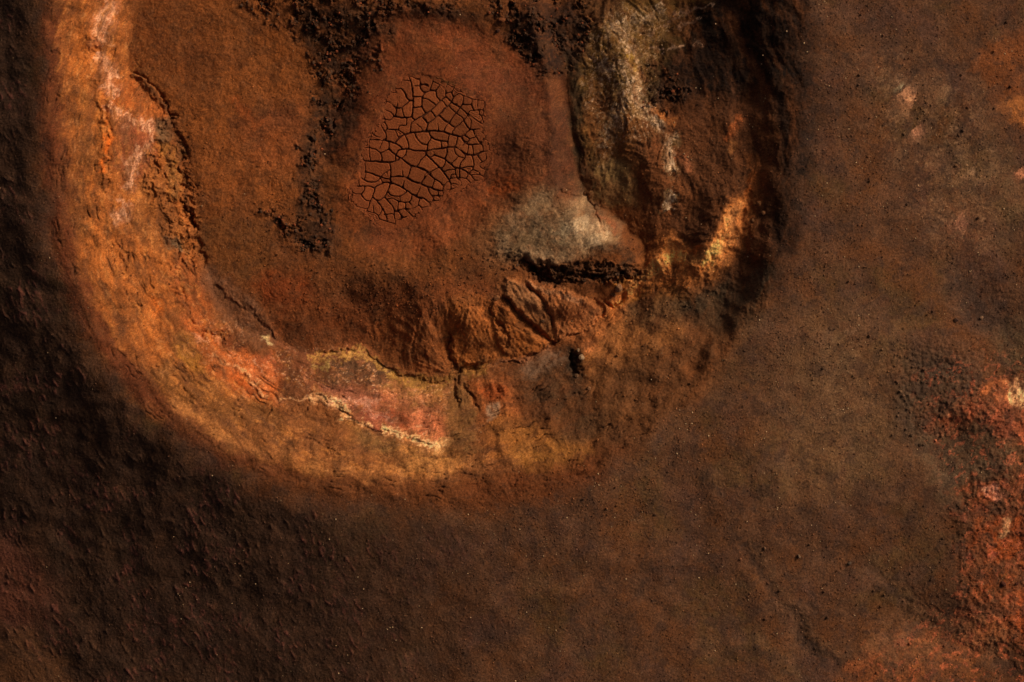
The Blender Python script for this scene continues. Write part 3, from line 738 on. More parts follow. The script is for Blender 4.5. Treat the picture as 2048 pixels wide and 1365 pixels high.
P([(1925,975),(1985,955),(2100,950),(2100,1290),(2010,1300),(1960,1230),(1920,1150),(1935,1080)], 34, C(108,52,25,1.7), 0.88, 0.7, 24, 86, thr=-0.12)
P([(1960,1040),(2060,1020),(2060,1120),(1990,1130),(1940,1100)], 16, C(125,54,22,1.5), 0.8, 0.5, 9, 87)
for pts, r, c in (([(1960,985),(1990,985),(1998,1005)], 16, C(205,120,88,1.8)), ([(1945,1110),(1940,1120)], 10, C(190,92,66,1.8)),
                  ([(1978,1108),(1990,1118)], 14, C(180,84,58,1.8)), ([(2008,1030),(2012,1062),(1998,1068)], 9, C(190,130,84,1.8)), ([(2025,985),(2048,975)], 16, C(150,76,46,1.8))):
    L(pts, r, c, 0.8, 0.65, 6.5, 88, -0.02)
P([(2030,1200),(2100,1190),(2100,1280),(2030,1270)], 12, C(150,66,30,1.5), 0.8)
P([(1930,1240),(1990,1230),(2010,1290),(1970,1300),(1930,1290)], 12, C(118,66,36,1.9), 0.8, 0.3, 10, 89)
P([(1680,1340),(1740,1300),(1830,1270),(1930,1280),(2000,1320),(1960,1400),(1680,1400)], 30, C(98,54,28,1.7), 0.85, 0.75, 22, 90)
P([(1700,1300),(1790,1240),(1860,1210),(1960,1240),(1900,1300),(1800,1340)], 26, C(88,56,34,1.8), 0.6, 0.7, 20, 190)
P([(1800,1330),(1870,1330),(1880,1400),(1800,1400)], 18, C(130,68,34,1.7), 0.5, 0.7, 9, 91)
P([(1960,1300),(2100,1280),(2100,1420),(1970,1420)], 20, C(60,31,14,2.0), 0.9)
P([(-40,1290),(70,1250),(150,1365),(120,1420),(-40,1420)], 30, C(80,46,24,2.0), 0.5, 0.6, 24, 92)
P([(-40,1080),(60,1100),(120,1230),(-40,1250)], 40, C(84,42,28,2.4), 0.5, 0.5, 24, 93)

# browner ground through the wall, the south-east rim and the red corner
ww = inside * sst(0.1, -0.3, DM)
for sc_, sd, c_, k_, th in ((46, 641, C(98,54,28,1.3), 0.5, 0.05), (24, 644, C(80,46,27,1.3), 0.5, 0.15), (13, 647, C(66,38,22,1.3), 0.4, 0.22)):
    mix(ALL, ww * sst(th, th + 0.4, wisps(ALL, sc_, sd - 500)), c_, k_)
P([(1190,760),(1300,690),(1400,650),(1500,620),(1560,640),(1440,790),(1320,880),(1220,930),(1190,860)], 50, C(76,48,28,1.75), 0.62, 0.3, 40, 480)
wq, mq = poly_mask([(1840,760),(2100,740),(2100,1400),(1660,1400),(1900,1200),(1900,980)], 30)
for sc_, sd, c_, k_, th in ((46, 1, C(72,44,27,1.8), 0.55, 0.1), (20, 2, C(66,37,21,1.8), 0.35, 0.16), (16, 3, C(176,84,52,1.7), 0.4, 0.3)):
    mix(wq, mq * sst(th, th + 0.3, fbm(WU[wq] / sc_, WV[wq] / sc_, 4, 490 + sd, 0.62)), c_, k_)
wq, mq = poly_mask([(1740,120),(1900,140),(2000,300),(1990,500),(1880,520),(1800,360)], 60)
for sc_, sd, c_, k_, th in ((50, 1, C(84,56,36,2.1), 0.5, 0.0), (20, 2, C(44,29,20,1.9), 0.45, 0.1), (9, 3, C(130,90,60,1.9), 0.35, 0.35)):
    mix(wq, mq * sst(th, th + 0.3, fbm(WU[wq] / sc_, WV[wq] / sc_, 4, 510 + sd, 0.62)), c_, k_)
# mottling of the soils at every scale
for sc_, sd, c_, k_, th in ((90, 601, C(58,31,17,1.8), 0.45, 0.12), (60, 604, C(104,58,29,1.75), 0.35, 0.15), (38, 607, C(70,44,26,1.75), 0.4, 0.12),
                            (24, 610, C(48,27,16,1.7), 0.45, 0.2), (15, 613, C(112,62,34,1.7), 0.3, 0.22), (11, 616, C(40,24,15,1.6), 0.4, 0.25)):
    nn = fbm(WU / sc_, WV / sc_, 3, sd, 0.6)
    mix(ALL, sst(th, th + 0.45, nn) * inside * (0.22 + 0.5 * floorw), c_, k_)
for sc_, sd, c_, k_ in ((70, 621, C(74,46,29,2.1), 0.45), (40, 624, C(44,28,20,2.0), 0.5), (22, 627, C(68,38,22,2.1), 0.35), (13, 630, C(40,26,18,2.0), 0.35)):
    nn = fbm(WU / sc_, WV / sc_, 3, sd, 0.6)
    mix(ALL, sst(0.12, 0.6, nn) * out_w * (1 - 0.75 * lump_w), c_, k_)
mix(ALL, crev, C(62,30,16,1.3), 0.55)
# grain: every soil varies in tone from centimetre to metre
tone = 1 + 0.16 * fbm(U / 34, V / 34, 4, 131, 0.6) + 0.17 * perlin(U / 6, V / 6, 135) + 0.22 * perlin(U / 2.9, V / 2.9, 137)
stre = ridged(rad * 60 + 0.6 * n1u, rr / 60, 2, 139)
tone = tone * (1 + 0.10 * wallw * stre) * (1 + 0.10 * floorw * fbm((U + V * 0.3) / 9, (V - U * 0.3) / 26, 3, 141))
hue = 0.07 * fbm(U / 48, V / 48, 3, 143) + 0.05 * n3u
A *= np.clip(tone, 0.45, 1.7)[..., None]
A[..., 0] *= 1 + hue * 0.6
A[..., 2] *= 1 - hue
lift_e = out_w * (0.04 + 0.16 * sst(900, 1500, U + 0.3 * V))
A *= (1 + lift_e)[..., None]
A[..., 1] *= 1.03 + 0.03 * out_w
A[..., 2] *= 1 + 0.12 * out_w
A[..., 0] *= 1 - 0.02 * out_w
A *= 1.06
A *= np.clip(1 + 0.13 * rng.standard_normal(U.shape), 0.5, 1.6).astype(F)[..., None]
np.clip(A, 0.004, 0.85, out=A)

# ------------------------------------------------------------------ materials
def soil_material(name, use_attr=True, color=(0.1, 0.05, 0.03), bump=0.35, vary=0.22, scale=16.0, rand=0.0, dist=0.03):
    m = bpy.data.materials.new(name)
    m.use_nodes = True
    nt = m.node_tree; N = nt.nodes; K = nt.links
    N.clear()
    out = N.new('ShaderNodeOutputMaterial'); b = N.new('ShaderNodeBsdfPrincipled')
    b.inputs['Roughness'].default_value = 0.93
    b.inputs['Specular IOR Level'].default_value = 0.12
    geo = N.new('ShaderNodeNewGeometry')
    n1 = N.new('ShaderNodeTexNoise'); n1.inputs['Scale'].default_value = scale; n1.inputs['Detail'].default_value = 5; n1.inputs['Roughness'].default_value = 0.68
    n2 = N.new('ShaderNodeTexNoise'); n2.inputs['Scale'].default_value = scale * 0.42; n2.inputs['Detail'].default_value = 4
    K.new(geo.outputs['Position'], n1.inputs['Vector']); K.new(geo.outputs['Position'], n2.inputs['Vector'])
    mr = N.new('ShaderNodeMapRange'); mr.inputs['From Min'].default_value = 0.3; mr.inputs['From Max'].default_value = 0.7
    mr.inputs['To Min'].default_value = 1 - vary; mr.inputs['To Max'].default_value = 1 + vary
    K.new(n1.outputs['Fac'], mr.inputs['Value'])
    if use_attr:
        at = N.new('ShaderNodeAttribute'); at.attribute_name = 'albedo'; src = at.outputs['Color']
    else:
        rgb = N.new('ShaderNodeRGB'); rgb.outputs[0].default_value = (*color, 1); src = rgb.outputs[0]
    vm = N.new('ShaderNodeVectorMath'); vm.operation = 'SCALE'
    K.new(src, vm.inputs[0]); K.new(mr.outputs[0], vm.inputs['Scale'])
    last = vm.outputs[0]
    if rand:
        oi = N.new('ShaderNodeObjectInfo'); mr2 = N.new('ShaderNodeMapRange')
        mr2.inputs['To Min'].default_value = 1 - rand; mr2.inputs['To Max'].default_value = 1 + rand
        K.new(oi.outputs['Random'], mr2.inputs['Value'])
        v2 = N.new('ShaderNodeVectorMath'); v2.operation = 'SCALE'
        K.new(last, v2.inputs[0]); K.new(mr2.outputs[0], v2.inputs['Scale']); last = v2.outputs[0]
    K.new(last, b.inputs['Base Color'])
    ad = N.new('ShaderNodeMath'); ad.operation = 'ADD'
    K.new(n1.outputs['Fac'], ad.inputs[0]); K.new(n2.outputs['Fac'], ad.inputs[1])
    bp = N.new('ShaderNodeBump'); bp.inputs['Strength'].default_value = bump; bp.inputs['Distance'].default_value = dist
    K.new(ad.outputs[0], bp.inputs['Height']); K.new(bp.outputs[0], b.inputs['Normal'])
    K.new(b.outputs[0], out.inputs[0])
    return m

M_SOIL = soil_material('volcanic_soil', True, bump=0.55, vary=0.34, scale=17, dist=0.04)
M_MUD = soil_material('dried_mud', True, bump=0.9, vary=0.3, scale=13, dist=0.04)

# ------------------------------------------------------------------ terrain meshes
def build_mesh(name, co, quads, colors=None, mat=None, smooth=True):
    me = bpy.data.meshes.new(name)
    nv, nq = len(co), len(quads)
    k = quads.shape[1]
    me.vertices.add(nv); me.vertices.foreach_set('co', np.ascontiguousarray(co, F).ravel())
    me.loops.add(nq * k); me.loops.foreach_set('vertex_index', np.ascontiguousarray(quads, np.int32).ravel())
    me.polygons.add(nq)
    me.polygons.foreach_set('loop_start', np.arange(0, nq * k, k, dtype=np.int32))
    me.polygons.foreach_set('loop_total', np.full(nq, k, np.int32))
    me.polygons.foreach_set('use_smooth', np.full(nq, smooth))
    me.update(calc_edges=True)
    if colors is not None:
        at = me.attributes.new('albedo', 'FLOAT_COLOR', 'POINT')
        c4 = np.ones((nv, 4), F); c4[:, :3] = colors
        at.data.foreach_set('color', c4.ravel())
    if mat:
        me.materials.append(mat)
    return me

def link(name, me, parent=None, **props):
    o = bpy.data.objects.new(name, me)
    COL.objects.link(o)
    if parent:
        o.parent = parent
    for k, v in props.items():
        o[k] = v
    return o

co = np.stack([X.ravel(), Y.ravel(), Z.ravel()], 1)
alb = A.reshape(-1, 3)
idx = np.arange(NX * NY, dtype=np.int64).reshape(NY, NX)
quads = np.stack([idx[:-1, :-1], idx[:-1, 1:], idx[1:, 1:], idx[1:, :-1]], -1)
dq = D[:-1, :-1]; dmq = DM[:-1, :-1]
region = np.where(dq <= 0, 0, np.where(dmq <= 0, 1, 2))
fp = np.full(U.shape, -99.0, F); fp[wpan] = from_pan
region[fp[:-1, :-1] > 1] = 3
parts = {}
for r, (nm, lab) in enumerate((('outer_slope', 'brown gravelly outer slopes of the crater and the ground beyond'),
                               ('crater_wall', 'orange, ochre and pale crusted inner wall between rim and gully'),
                               ('crater_floor', 'rust brown crater floor round the cracked mud pan'))):
    q = quads[region == r]
    used = np.zeros(NX * NY, bool); used[q.ravel()] = True
    remap = np.cumsum(used) - 1
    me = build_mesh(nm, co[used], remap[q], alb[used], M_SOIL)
    parts[nm] = link(nm, me, label=lab, kind='structure')
floor = parts['crater_floor']

mud = link('mud_pan', None)
mud['label'] = 'pan of dried red mud split into plates by dark shrinkage cracks'; mud['category'] = 'mud pan'
pcx, pcy = pix(845, 300, PAN_Z)
mud.location = (pcx, pcy, PAN_Z)
q = quads[region == 3]
used = np.zeros(NX * NY, bool); used[q.ravel()] = True
remap = np.cumsum(used) - 1
link('mud_bed', build_mesh('mud_bed', co[used] - np.array([pcx, pcy, PAN_Z]), remap[q], alb[used], M_SOIL), mud)

def zat(x, y):
    """height of the finished ground at a point in the dense part"""
    fx = (x - xs[XO]) / STEP + XO; fy = (y - ys[YO]) / STEP + YO
    fx = np.clip(fx, XO, XO + XN - 2); fy = np.clip(fy, YO, YO + YN - 2)
    i = np.floor(fx).astype(int); j = np.floor(fy).astype(int)
    a = fx - i; b = fy - j
    return (Z[j, i] * (1 - a) + Z[j, i + 1] * a) * (1 - b) + (Z[j + 1, i] * (1 - a) + Z[j + 1, i + 1] * a) * b
def albat(x, y):
    i = np.clip(np.rint((x - xs[XO]) / STEP + XO), 0, NX - 1).astype(int); j = np.clip(np.rint((y - ys[YO]) / STEP + YO), 0, NY - 1).astype(int)
    return A[j, i]
def ground_at(px, py):
    z = 0.0
    for _ in range(3):
        x, y = pix(px, py, z)
        z = float(zat(x, y))
    return x, y, z

# ------------------------------------------------------------------ the mud plates, between shrinkage cracks
CR = {
'A': [(2.6,[(1000,110),(1050,250),(1072,400),(1072,600),(1062,800),(1105,860)]),(2,[(780,270),(820,230),(880,185),(950,185),(1020,190)]),
 (1.4,[(680,330),(760,325),(830,335),(870,320)]),(2.4,[(870,320),(930,390),(970,480),(1010,525),(1070,525)]),(1.3,[(780,270),(770,320),(785,380)]),
 (1.8,[(590,480),(640,430),(670,370),(760,400),(785,380),(820,450),(825,530),(805,610),(790,650)]),
 (2.1,[(590,480),(600,530),(640,545),(720,585),(770,640),(790,700),(775,760),(745,795),(680,855),(600,850),(540,835)]),
 (2.2,[(790,655),(860,655),(930,610),(1005,540)]),(1.8,[(880,660),(905,730),(915,810)]),(2.7,[(745,795),(820,812),(920,820),(1000,818),(1060,800)]),
 (1.5,[(530,685),(620,690),(690,720),(745,790)]),(1.5,[(965,825),(962,900),(960,950),(840,955),(820,1010),(800,1025)]),(1.3,[(530,685),(560,780),(600,850)]),
 (2,[(600,850),(590,900),(630,970),(625,1020),(595,1060)]),(2.2,[(510,920),(550,990),(595,1060),(610,1120),(605,1200)]),
 (1.5,[(630,1010),(690,1020),(800,1025),(880,1070),(930,1100)]),(1.4,[(590,900),(510,920),(440,990),(370,1070),(430,1130),(490,1160),(605,1190)]),
 (3.0,[(770,1250),(830,1170),(930,1110),(1040,1080),(1200,1060),(1340,1055)]),(2.6,[(420,1195),(520,1195),(620,1215),(700,1240),(790,1270),(850,1310),(900,1360)]),
 (1.7,[(1105,860),(1050,910),(1030,990),(1025,1080)]),(2,[(1105,860),(1190,810),(1290,750),(1365,700)]),(2,[(1230,795),(1280,870),(1330,925)]),
 (1.8,[(1080,465),(1235,465)]),(2.2,[(1080,655),(1150,645),(1225,630)]),
 (2,[(1190,120),(1190,270),(1220,350),(1265,400),(1235,465),(1225,530),(1230,640),(1285,745)]),(1.4,[(1080,275),(1190,270),(1260,250),(1340,290)]),
 (1.4,[(1000,110),(1070,130),(1130,165),(1190,165)]),(1.1,[(1120,910),(1180,970),(1245,1055)]),(2,[(1105,1090),(1140,1180),(1220,1260),(1320,1285)]),
 (2,[(945,1130),(985,1230),(995,1360)]),(1.1,[(770,1030),(830,1170)]),(1.2,[(550,1210),(530,1290),(500,1360)]),(2.2,[(665,1240),(665,1360)]),
 (1.3,[(330,1200),(325,1330)]),(1.3,[(370,1070),(330,1190),(420,1195)]),(1.2,[(760,180),(800,220),(780,270)]),(1.2,[(790,100),(900,100),(1000,110)]),(1.2,[(900,100),(880,185)]),
 (1.2,[(660,620),(560,560),(540,690)])],
'B': [(3,[(0,1060),(110,1050),(240,1045),(380,1060),(520,1100),(640,1135),(710,1150)]),(2,[(50,490),(120,500),(190,545),(265,605)]),
 (2.2,[(60,405),(130,370),(180,350),(255,355),(300,310),(330,250)]),(1.6,[(175,350),(195,260),(215,200)]),
 (1.8,[(215,200),(330,250),(430,330),(430,400),(440,460)]),(1.8,[(260,360),(290,460),(340,525)]),(2.4,[(50,795),(180,700),(340,540),(440,465)]),
 (2.2,[(440,465),(520,540),(600,600),(680,640),(815,765)]),(2.4,[(130,925),(320,770),(450,630),(530,560),(565,480)]),
 (1.4,[(440,410),(535,390),(565,470),(660,410),(730,440)]),(1.4,[(370,535),(450,620)]),(2.2,[(190,710),(265,800)]),(2.4,[(40,800),(130,920),(110,1000),(105,1050)]),
 (2.4,[(320,780),(400,850),(480,910),(595,990)]),(2.2,[(490,910),(600,750),(680,650),(725,590),(735,510),(730,440)]),(1.4,[(480,610),(610,735)]),
 (1.4,[(620,750),(700,800),(740,855)]),(2,[(730,600),(870,595)]),(2,[(730,440),(820,470),(890,510),(875,600),(915,690)]),
 (1.6,[(820,740),(870,700),(1060,680),(1120,590),(1110,530),(1000,520),(890,510)]),(1.5,[(815,765),(800,800),(740,860)]),(2,[(600,990),(740,865)]),
 (2.4,[(740,865),(790,950),(850,1025)]),(2,[(850,1025),(740,1120),(710,1150)]),(2,[(815,755),(900,820),(1000,890)]),(1.6,[(850,1025),(1000,1015),(1120,990),(1000,890)]),
 (2,[(900,1020),(940,1120),(1020,1240),(1075,1300)]),(1.5,[(480,920),(430,980),(400,1060)]),(1.6,[(600,990),(560,1040),(545,1105)]),
 (2.4,[(150,1060),(190,1150),(280,1200),(460,1225)]),(2.2,[(190,1160),(130,1270),(120,1365)]),(1.8,[(495,1110),(475,1190),(470,1310)]),
 (1.6,[(635,1145),(620,1250),(590,1300)]),(2.2,[(720,1130),(750,1120),(840,1180),(810,1240),(740,1210),(710,1150)]),(1.6,[(840,1180),(940,1150)]),
 (2.2,[(755,1250),(860,1280),(985,1270),(1040,1250)]),(2,[(740,1210),(755,1250),(690,1330)]),(1.0,[(290,900),(320,1050)]),(1.3,[(960,1110),(1050,1070),(1130,1140),(1075,1230),(1020,1240)]),
 (1.2,[(980,540),(980,680)]),(1.2,[(1000,680),(1010,760),(940,770),(850,730)]),(1.2,[(1060,680),(1100,740),(1180,790)]),(1.3,[(440,320),(480,210),(600,220),(680,240)]),
 (1.2,[(580,310),(610,270),(700,320),(720,430)]),(1.4,[(535,390),(580,310)]),(1.2,[(0,110),(100,70),(220,100),(380,160),(480,210)]),
 (1.3,[(215,200),(220,100)]),(1.3,[(60,250),(110,240),(160,290)]),(1.2,[(820,790),(870,880),(850,1020)]),(1.1,[(1010,760),(1070,840),(1010,890)]),(1.2,[(640,580),(560,590)])],
'C': [(1.8,[(200,60),(270,50),(330,50),(440,85),(510,130),(540,200),(540,285)]),(3,[(260,280),(400,285),(540,295),(680,300),(770,280),(840,240)]),
 (1.4,[(200,70),(185,220),(260,280)]),(1.3,[(325,60),(325,150),(345,280)]),(2.4,[(665,70),(720,130),(800,190),(870,230),(960,305)]),
 (3,[(960,305),(1040,355),(1150,385),(1260,420),(1330,470),(1365,505)]),(1.5,[(530,140),(665,70)]),(1.8,[(890,80),(820,100),(785,170),(765,270)]),
 (2.6,[(870,50),(900,80),(990,70),(1100,100),(1200,110),(1300,110)]),(1.5,[(960,80),(950,160),(880,230)]),(2,[(1290,110),(1295,170),(1220,250),(1140,370)]),
 (1.8,[(1050,370),(1010,470),(980,570)]),(3,[(790,540),(880,545),(980,575),(1080,625),(1220,675),(1365,730)]),(1.8,[(690,555),(790,545)]),
 (2,[(675,310),(690,430),(685,650)]),(2.4,[(230,460),(350,490),(500,545),(600,570),(685,595)]),(1.4,[(510,550),(620,460),(680,430)]),(1.2,[(630,460),(625,540)]),
 (2,[(170,560),(290,630),(400,635),(490,600),(510,550)]),(1.4,[(270,480),(240,600)]),(1.6,[(260,280),(250,330),(265,400),(255,460)]),
 (2.2,[(685,655),(600,645),(540,665),(430,730),(400,830),(380,890)]),(1.8,[(20,710),(160,710),(320,710),(420,745)]),
 (2.4,[(685,665),(780,680),(900,740),(1060,845),(1200,920),(1250,905),(1365,1010)]),(1.4,[(930,580),(900,740)]),(2,[(685,660),(640,800),(580,890),(500,945),(450,950)]),
 (2,[(380,890),(480,990),(550,1090),(610,1210),(630,1310)]),(1.8,[(390,880),(340,960),(320,1040),(290,1090),(180,1080),(100,1050)]),
 (1.6,[(250,720),(240,790),(190,840),(220,905)]),(1.8,[(220,905),(280,950),(330,960)]),(1.8,[(580,890),(650,970),(730,1060),(760,1130),(820,1140),(870,1200),(880,1290)]),
 (1.6,[(640,800),(720,870),(860,880),(980,790)]),(1.6,[(620,940),(710,915),(800,955),(860,975),(1010,980),(1060,860)]),(1.6,[(550,1105),(690,1040)]),
 (1.8,[(290,1135),(400,1165),(480,1210),(490,1260),(620,1310)]),(1.3,[(390,1010),(400,1160)]),(1.3,[(550,1110),(490,1210)]),(1.4,[(830,970),(810,1070),(800,1130)]),
 (1.6,[(940,980),(950,1090),(1030,1180),(1130,1290)]),(1.6,[(1010,980),(1070,1100),(950,1090)]),(1.4,[(1180,930),(1170,1030),(1250,1070),(1365,1040)]),
 (1.6,[(750,1130),(750,1190),(780,1360)]),(1.3,[(780,1290),(1000,1210)]),(1.3,[(1330,490),(1210,660)]),(1.3,[(1210,700),(1130,870)]),(1.2,[(890,430),(900,540)]),
 (1.2,[(20,710),(50,830),(190,840)]),(1.3,[(170,560),(150,600),(160,700)]),(1.0,[(540,370),(480,440)]),(1.3,[(50,830),(0,920),(100,1050)]),(1.3,[(290,1090),(280,1135)]),
 (1.2,[(940,1090),(800,1120)]),(1.4,[(510,560),(550,650)]),(1.2,[(850,880),(845,970)]),(1.2,[(560,1200),(700,1180),(750,1190)]),(1.3,[(280,1135),(260,1240),(350,1330),(480,1300),(500,1260)]),
 (1.1,[(400,1165),(380,1320)]),(1.1,[(630,1310),(700,1340),(780,1350)]),(1.2,[(1170,1030),(1080,1090)])],
'D': [(3.1,[(0,280),(100,280),(240,255),(400,230),(540,207),(660,230),(740,310),(840,350),(980,330),(1040,290)]),(1.5,[(1040,290),(1200,290),(1290,330)]),
 (2.8,[(100,290),(105,340),(280,510),(400,640),(500,780)]),(1.8,[(500,780),(520,840),(525,960)]),(2.6,[(0,580),(100,620),(200,720),(320,800),(400,870)]),
 (3.1,[(0,835),(120,885),(220,915),(300,950),(380,950)]),(1.8,[(380,950),(400,880),(440,820),(500,790)]),(1.6,[(150,660),(230,600),(310,560)]),
 (1.5,[(115,640),(15,830)]),(1.5,[(0,440),(100,345)]),(1.6,[(250,770),(205,900)]),(1.8,[(220,290),(240,345),(160,400)]),
 (2.6,[(240,345),(400,410),(500,480),(590,560),(660,575),(760,610),(860,680)]),(1.5,[(860,680),(930,780)]),(2,[(455,240),(455,320),(420,420)]),
 (1.8,[(435,450),(400,540),(345,580)]),(2,[(405,640),(480,600),(600,595)]),(2,[(600,570),(615,680),(640,740)]),(2,[(670,580),(670,710),(640,740)]),
 (2,[(670,570),(690,490),(770,380),(770,330)]),(1.6,[(580,225),(600,310),(660,370),(740,400)]),(1.3,[(650,380),(540,490)]),
 (2,[(880,350),(910,450),(915,540),(840,545),(690,575)]),(2,[(980,330),(1010,410),(1060,465)]),(1.6,[(1060,465),(1010,500),(1050,570),(1140,575)]),
 (1.5,[(1110,300),(1130,410),(1060,465)]),(1.2,[(1130,410),(1230,410)]),(1.8,[(830,660),(890,600),(1000,630),(1090,630)]),(1.6,[(915,540),(890,600)]),
 (1.5,[(870,690),(1020,680),(1120,755)]),(1.6,[(820,660),(790,750),(720,740),(640,740)]),(1.4,[(790,750),(870,830)]),(1.5,[(500,780),(520,740),(530,690),(610,670)]),
 (1.4,[(510,750),(620,735)]),(1.6,[(530,850),(620,840),(680,880),(770,860)]),(1.5,[(400,960),(525,930),(620,900),(680,880)]),(1.6,[(380,950),(390,1040),(310,1035)]),
 (1.8,[(140,900),(180,1030),(310,1035),(300,955)]),(1.5,[(215,1040),(220,1130),(150,1160)]),(1.5,[(310,1040),(350,1110),(220,1130)]),
 (2,[(0,1080),(60,1080),(180,1200),(40,1250),(0,1200)]),(1.4,[(830,165),(800,320)]),(1.4,[(890,170),(910,330)]),(1.4,[(355,95),(360,230)]),
 (1.4,[(930,780),(1010,800),(1050,850)]),(1.3,[(1020,130),(1080,80),(1150,60)]),(1.4,[(1070,180),(1075,290)]),(1.3,[(640,740),(700,820),(680,880)]),(1.2,[(1000,630),(1020,680)]),(1.2,[(870,830),(930,780)])],
}
ORG = {'A': (700, 140), 'B': (840, 140), 'C': (700, 290), 'D': (840, 270)}
RES = 0.5
bx0, by0, bx1, by1 = 690, 136, 992, 472
gw, gh = int((bx1 - bx0) / RES), int((by1 - by0) / RES)
gu, gv = np.meshgrid(bx0 + (np.arange(gw) + 0.5) * RES, by0 + (np.arange(gh) + 0.5) * RES)
gu = gu.astype(F); gv = gv.astype(F)
wu_ = gu + 1.0 * perlin(gu / 9, gv / 9, 401) + 0.5 * perlin(gu / 3.5, gv / 3.5, 402)
wv_ = gv + 1.0 * perlin(gu / 9, gv / 9, 403) + 0.5 * perlin(gu / 3.5, gv / 3.5, 404)
edge = sdf_poly(gu + 3 * perlin(gu / 12, gv / 12, 406), gv + 3 * perlin(gu / 12, gv / 12, 407), BOUND)
thin = 0.45 + 0.55 * sst(0, 26, edge + 8 * perlin(gu / 22, gv / 22, 410))
gap = np.full(gu.shape, 50.0, F)                       # distance to the nearest crack edge
for t, lst in CR.items():
    ox, oy = ORG[t]
    for wd, pts in lst:
        pts = spline([(ox + a / 8.531, oy + b / 8.531) for a, b in pts], 3)
        for a, b in zip(pts[:-1], pts[1:]):
            i0 = max(int((min(a[0], b[0]) - 6 - bx0) / RES), 0); i1 = min(int((max(a[0], b[0]) + 6 - bx0) / RES) + 1, gw)
            j0 = max(int((min(a[1], b[1]) - 6 - by0) / RES), 0); j1 = min(int((max(a[1], b[1]) + 6 - by0) / RES) + 1, gh)
            if i1 <= i0 or j1 <= j0:
                continue
            s_ = (slice(j0, j1), slice(i0, i1))
            q, _t = seg_d2(wu_[s_], wv_[s_], a, b)
            gap[s_] = np.minimum(gap[s_], np.sqrt(q) - wd * 0.48 * thin[s_] * (1 + 0.25 * perlin(gu[s_] / 8, gv[s_] / 8, 405)))
edge = sdf_poly(gu + 3 * perlin(gu / 12, gv / 12, 406), gv + 3 * perlin(gu / 12, gv / 12, 407), BOUND)
# finer network in the thin mud near the margin
f1, f2, cid = worley(wu_ / 11.5, wv_ / 11.5, 408)
fine_gap = (f2 - f1) * 11.5 * 0.5 - 0.26
fringe = (edge < 7 + 5 * perlin(gu / 25, gv / 25, 409))
gap = np.where(fringe, np.minimum(gap, fine_gap), gap)
solid = (gap > 0) & (edge > -3.0)
# label the plates
lab = np.zeros(solid.shape, np.int32)
flat_s = solid.ravel().tolist(); fl = [0] * len(flat_s)
cur = 0; comps = []
for st0 in range(len(flat_s)):
    if flat_s[st0] and not fl[st0]:
        cur += 1; fl[st0] = cur; stack = [st0]; cells = []
        while stack:
            c = stack.pop(); cells.append(c)
            cx = c % gw
            for n_ in ((c - 1) if cx > 0 else -1, (c + 1) if cx < gw - 1 else -1, c - gw, c + gw):
                if 0 <= n_ < len(fl) and flat_s[n_] and not fl[n_]:
                    fl[n_] = cur; stack.append(n_)
        comps.append(cells)

def outline(cells):
    cs = set(cells); nxt = {}
    for c in cells:
        x_, y_ = c % gw, c // gw
        if c - gw not in cs: nxt.setdefault((x_, y_), []).append((x_ + 1, y_))
        if c + 1 not in cs or x_ == gw - 1: nxt.setdefault((x_ + 1, y_), []).append((x_ + 1, y_ + 1))
        if c + gw not in cs: nxt.setdefault((x_ + 1, y_ + 1), []).append((x_, y_ + 1))
        if c - 1 not in cs or x_ == 0: nxt.setdefault((x_, y_ + 1), []).append((x_, y_))
    best = []
    while nxt:
        s0 = next(iter(nxt)); loop = [s0]; p = s0
        while True:
            q = nxt[p].pop()
            if not nxt[p]: del nxt[p]
            if q == s0: break
            loop.append(q); p = q
            if p not in nxt: break
        if len(loop) > len(best): best = loop
    return np.array(best, float)

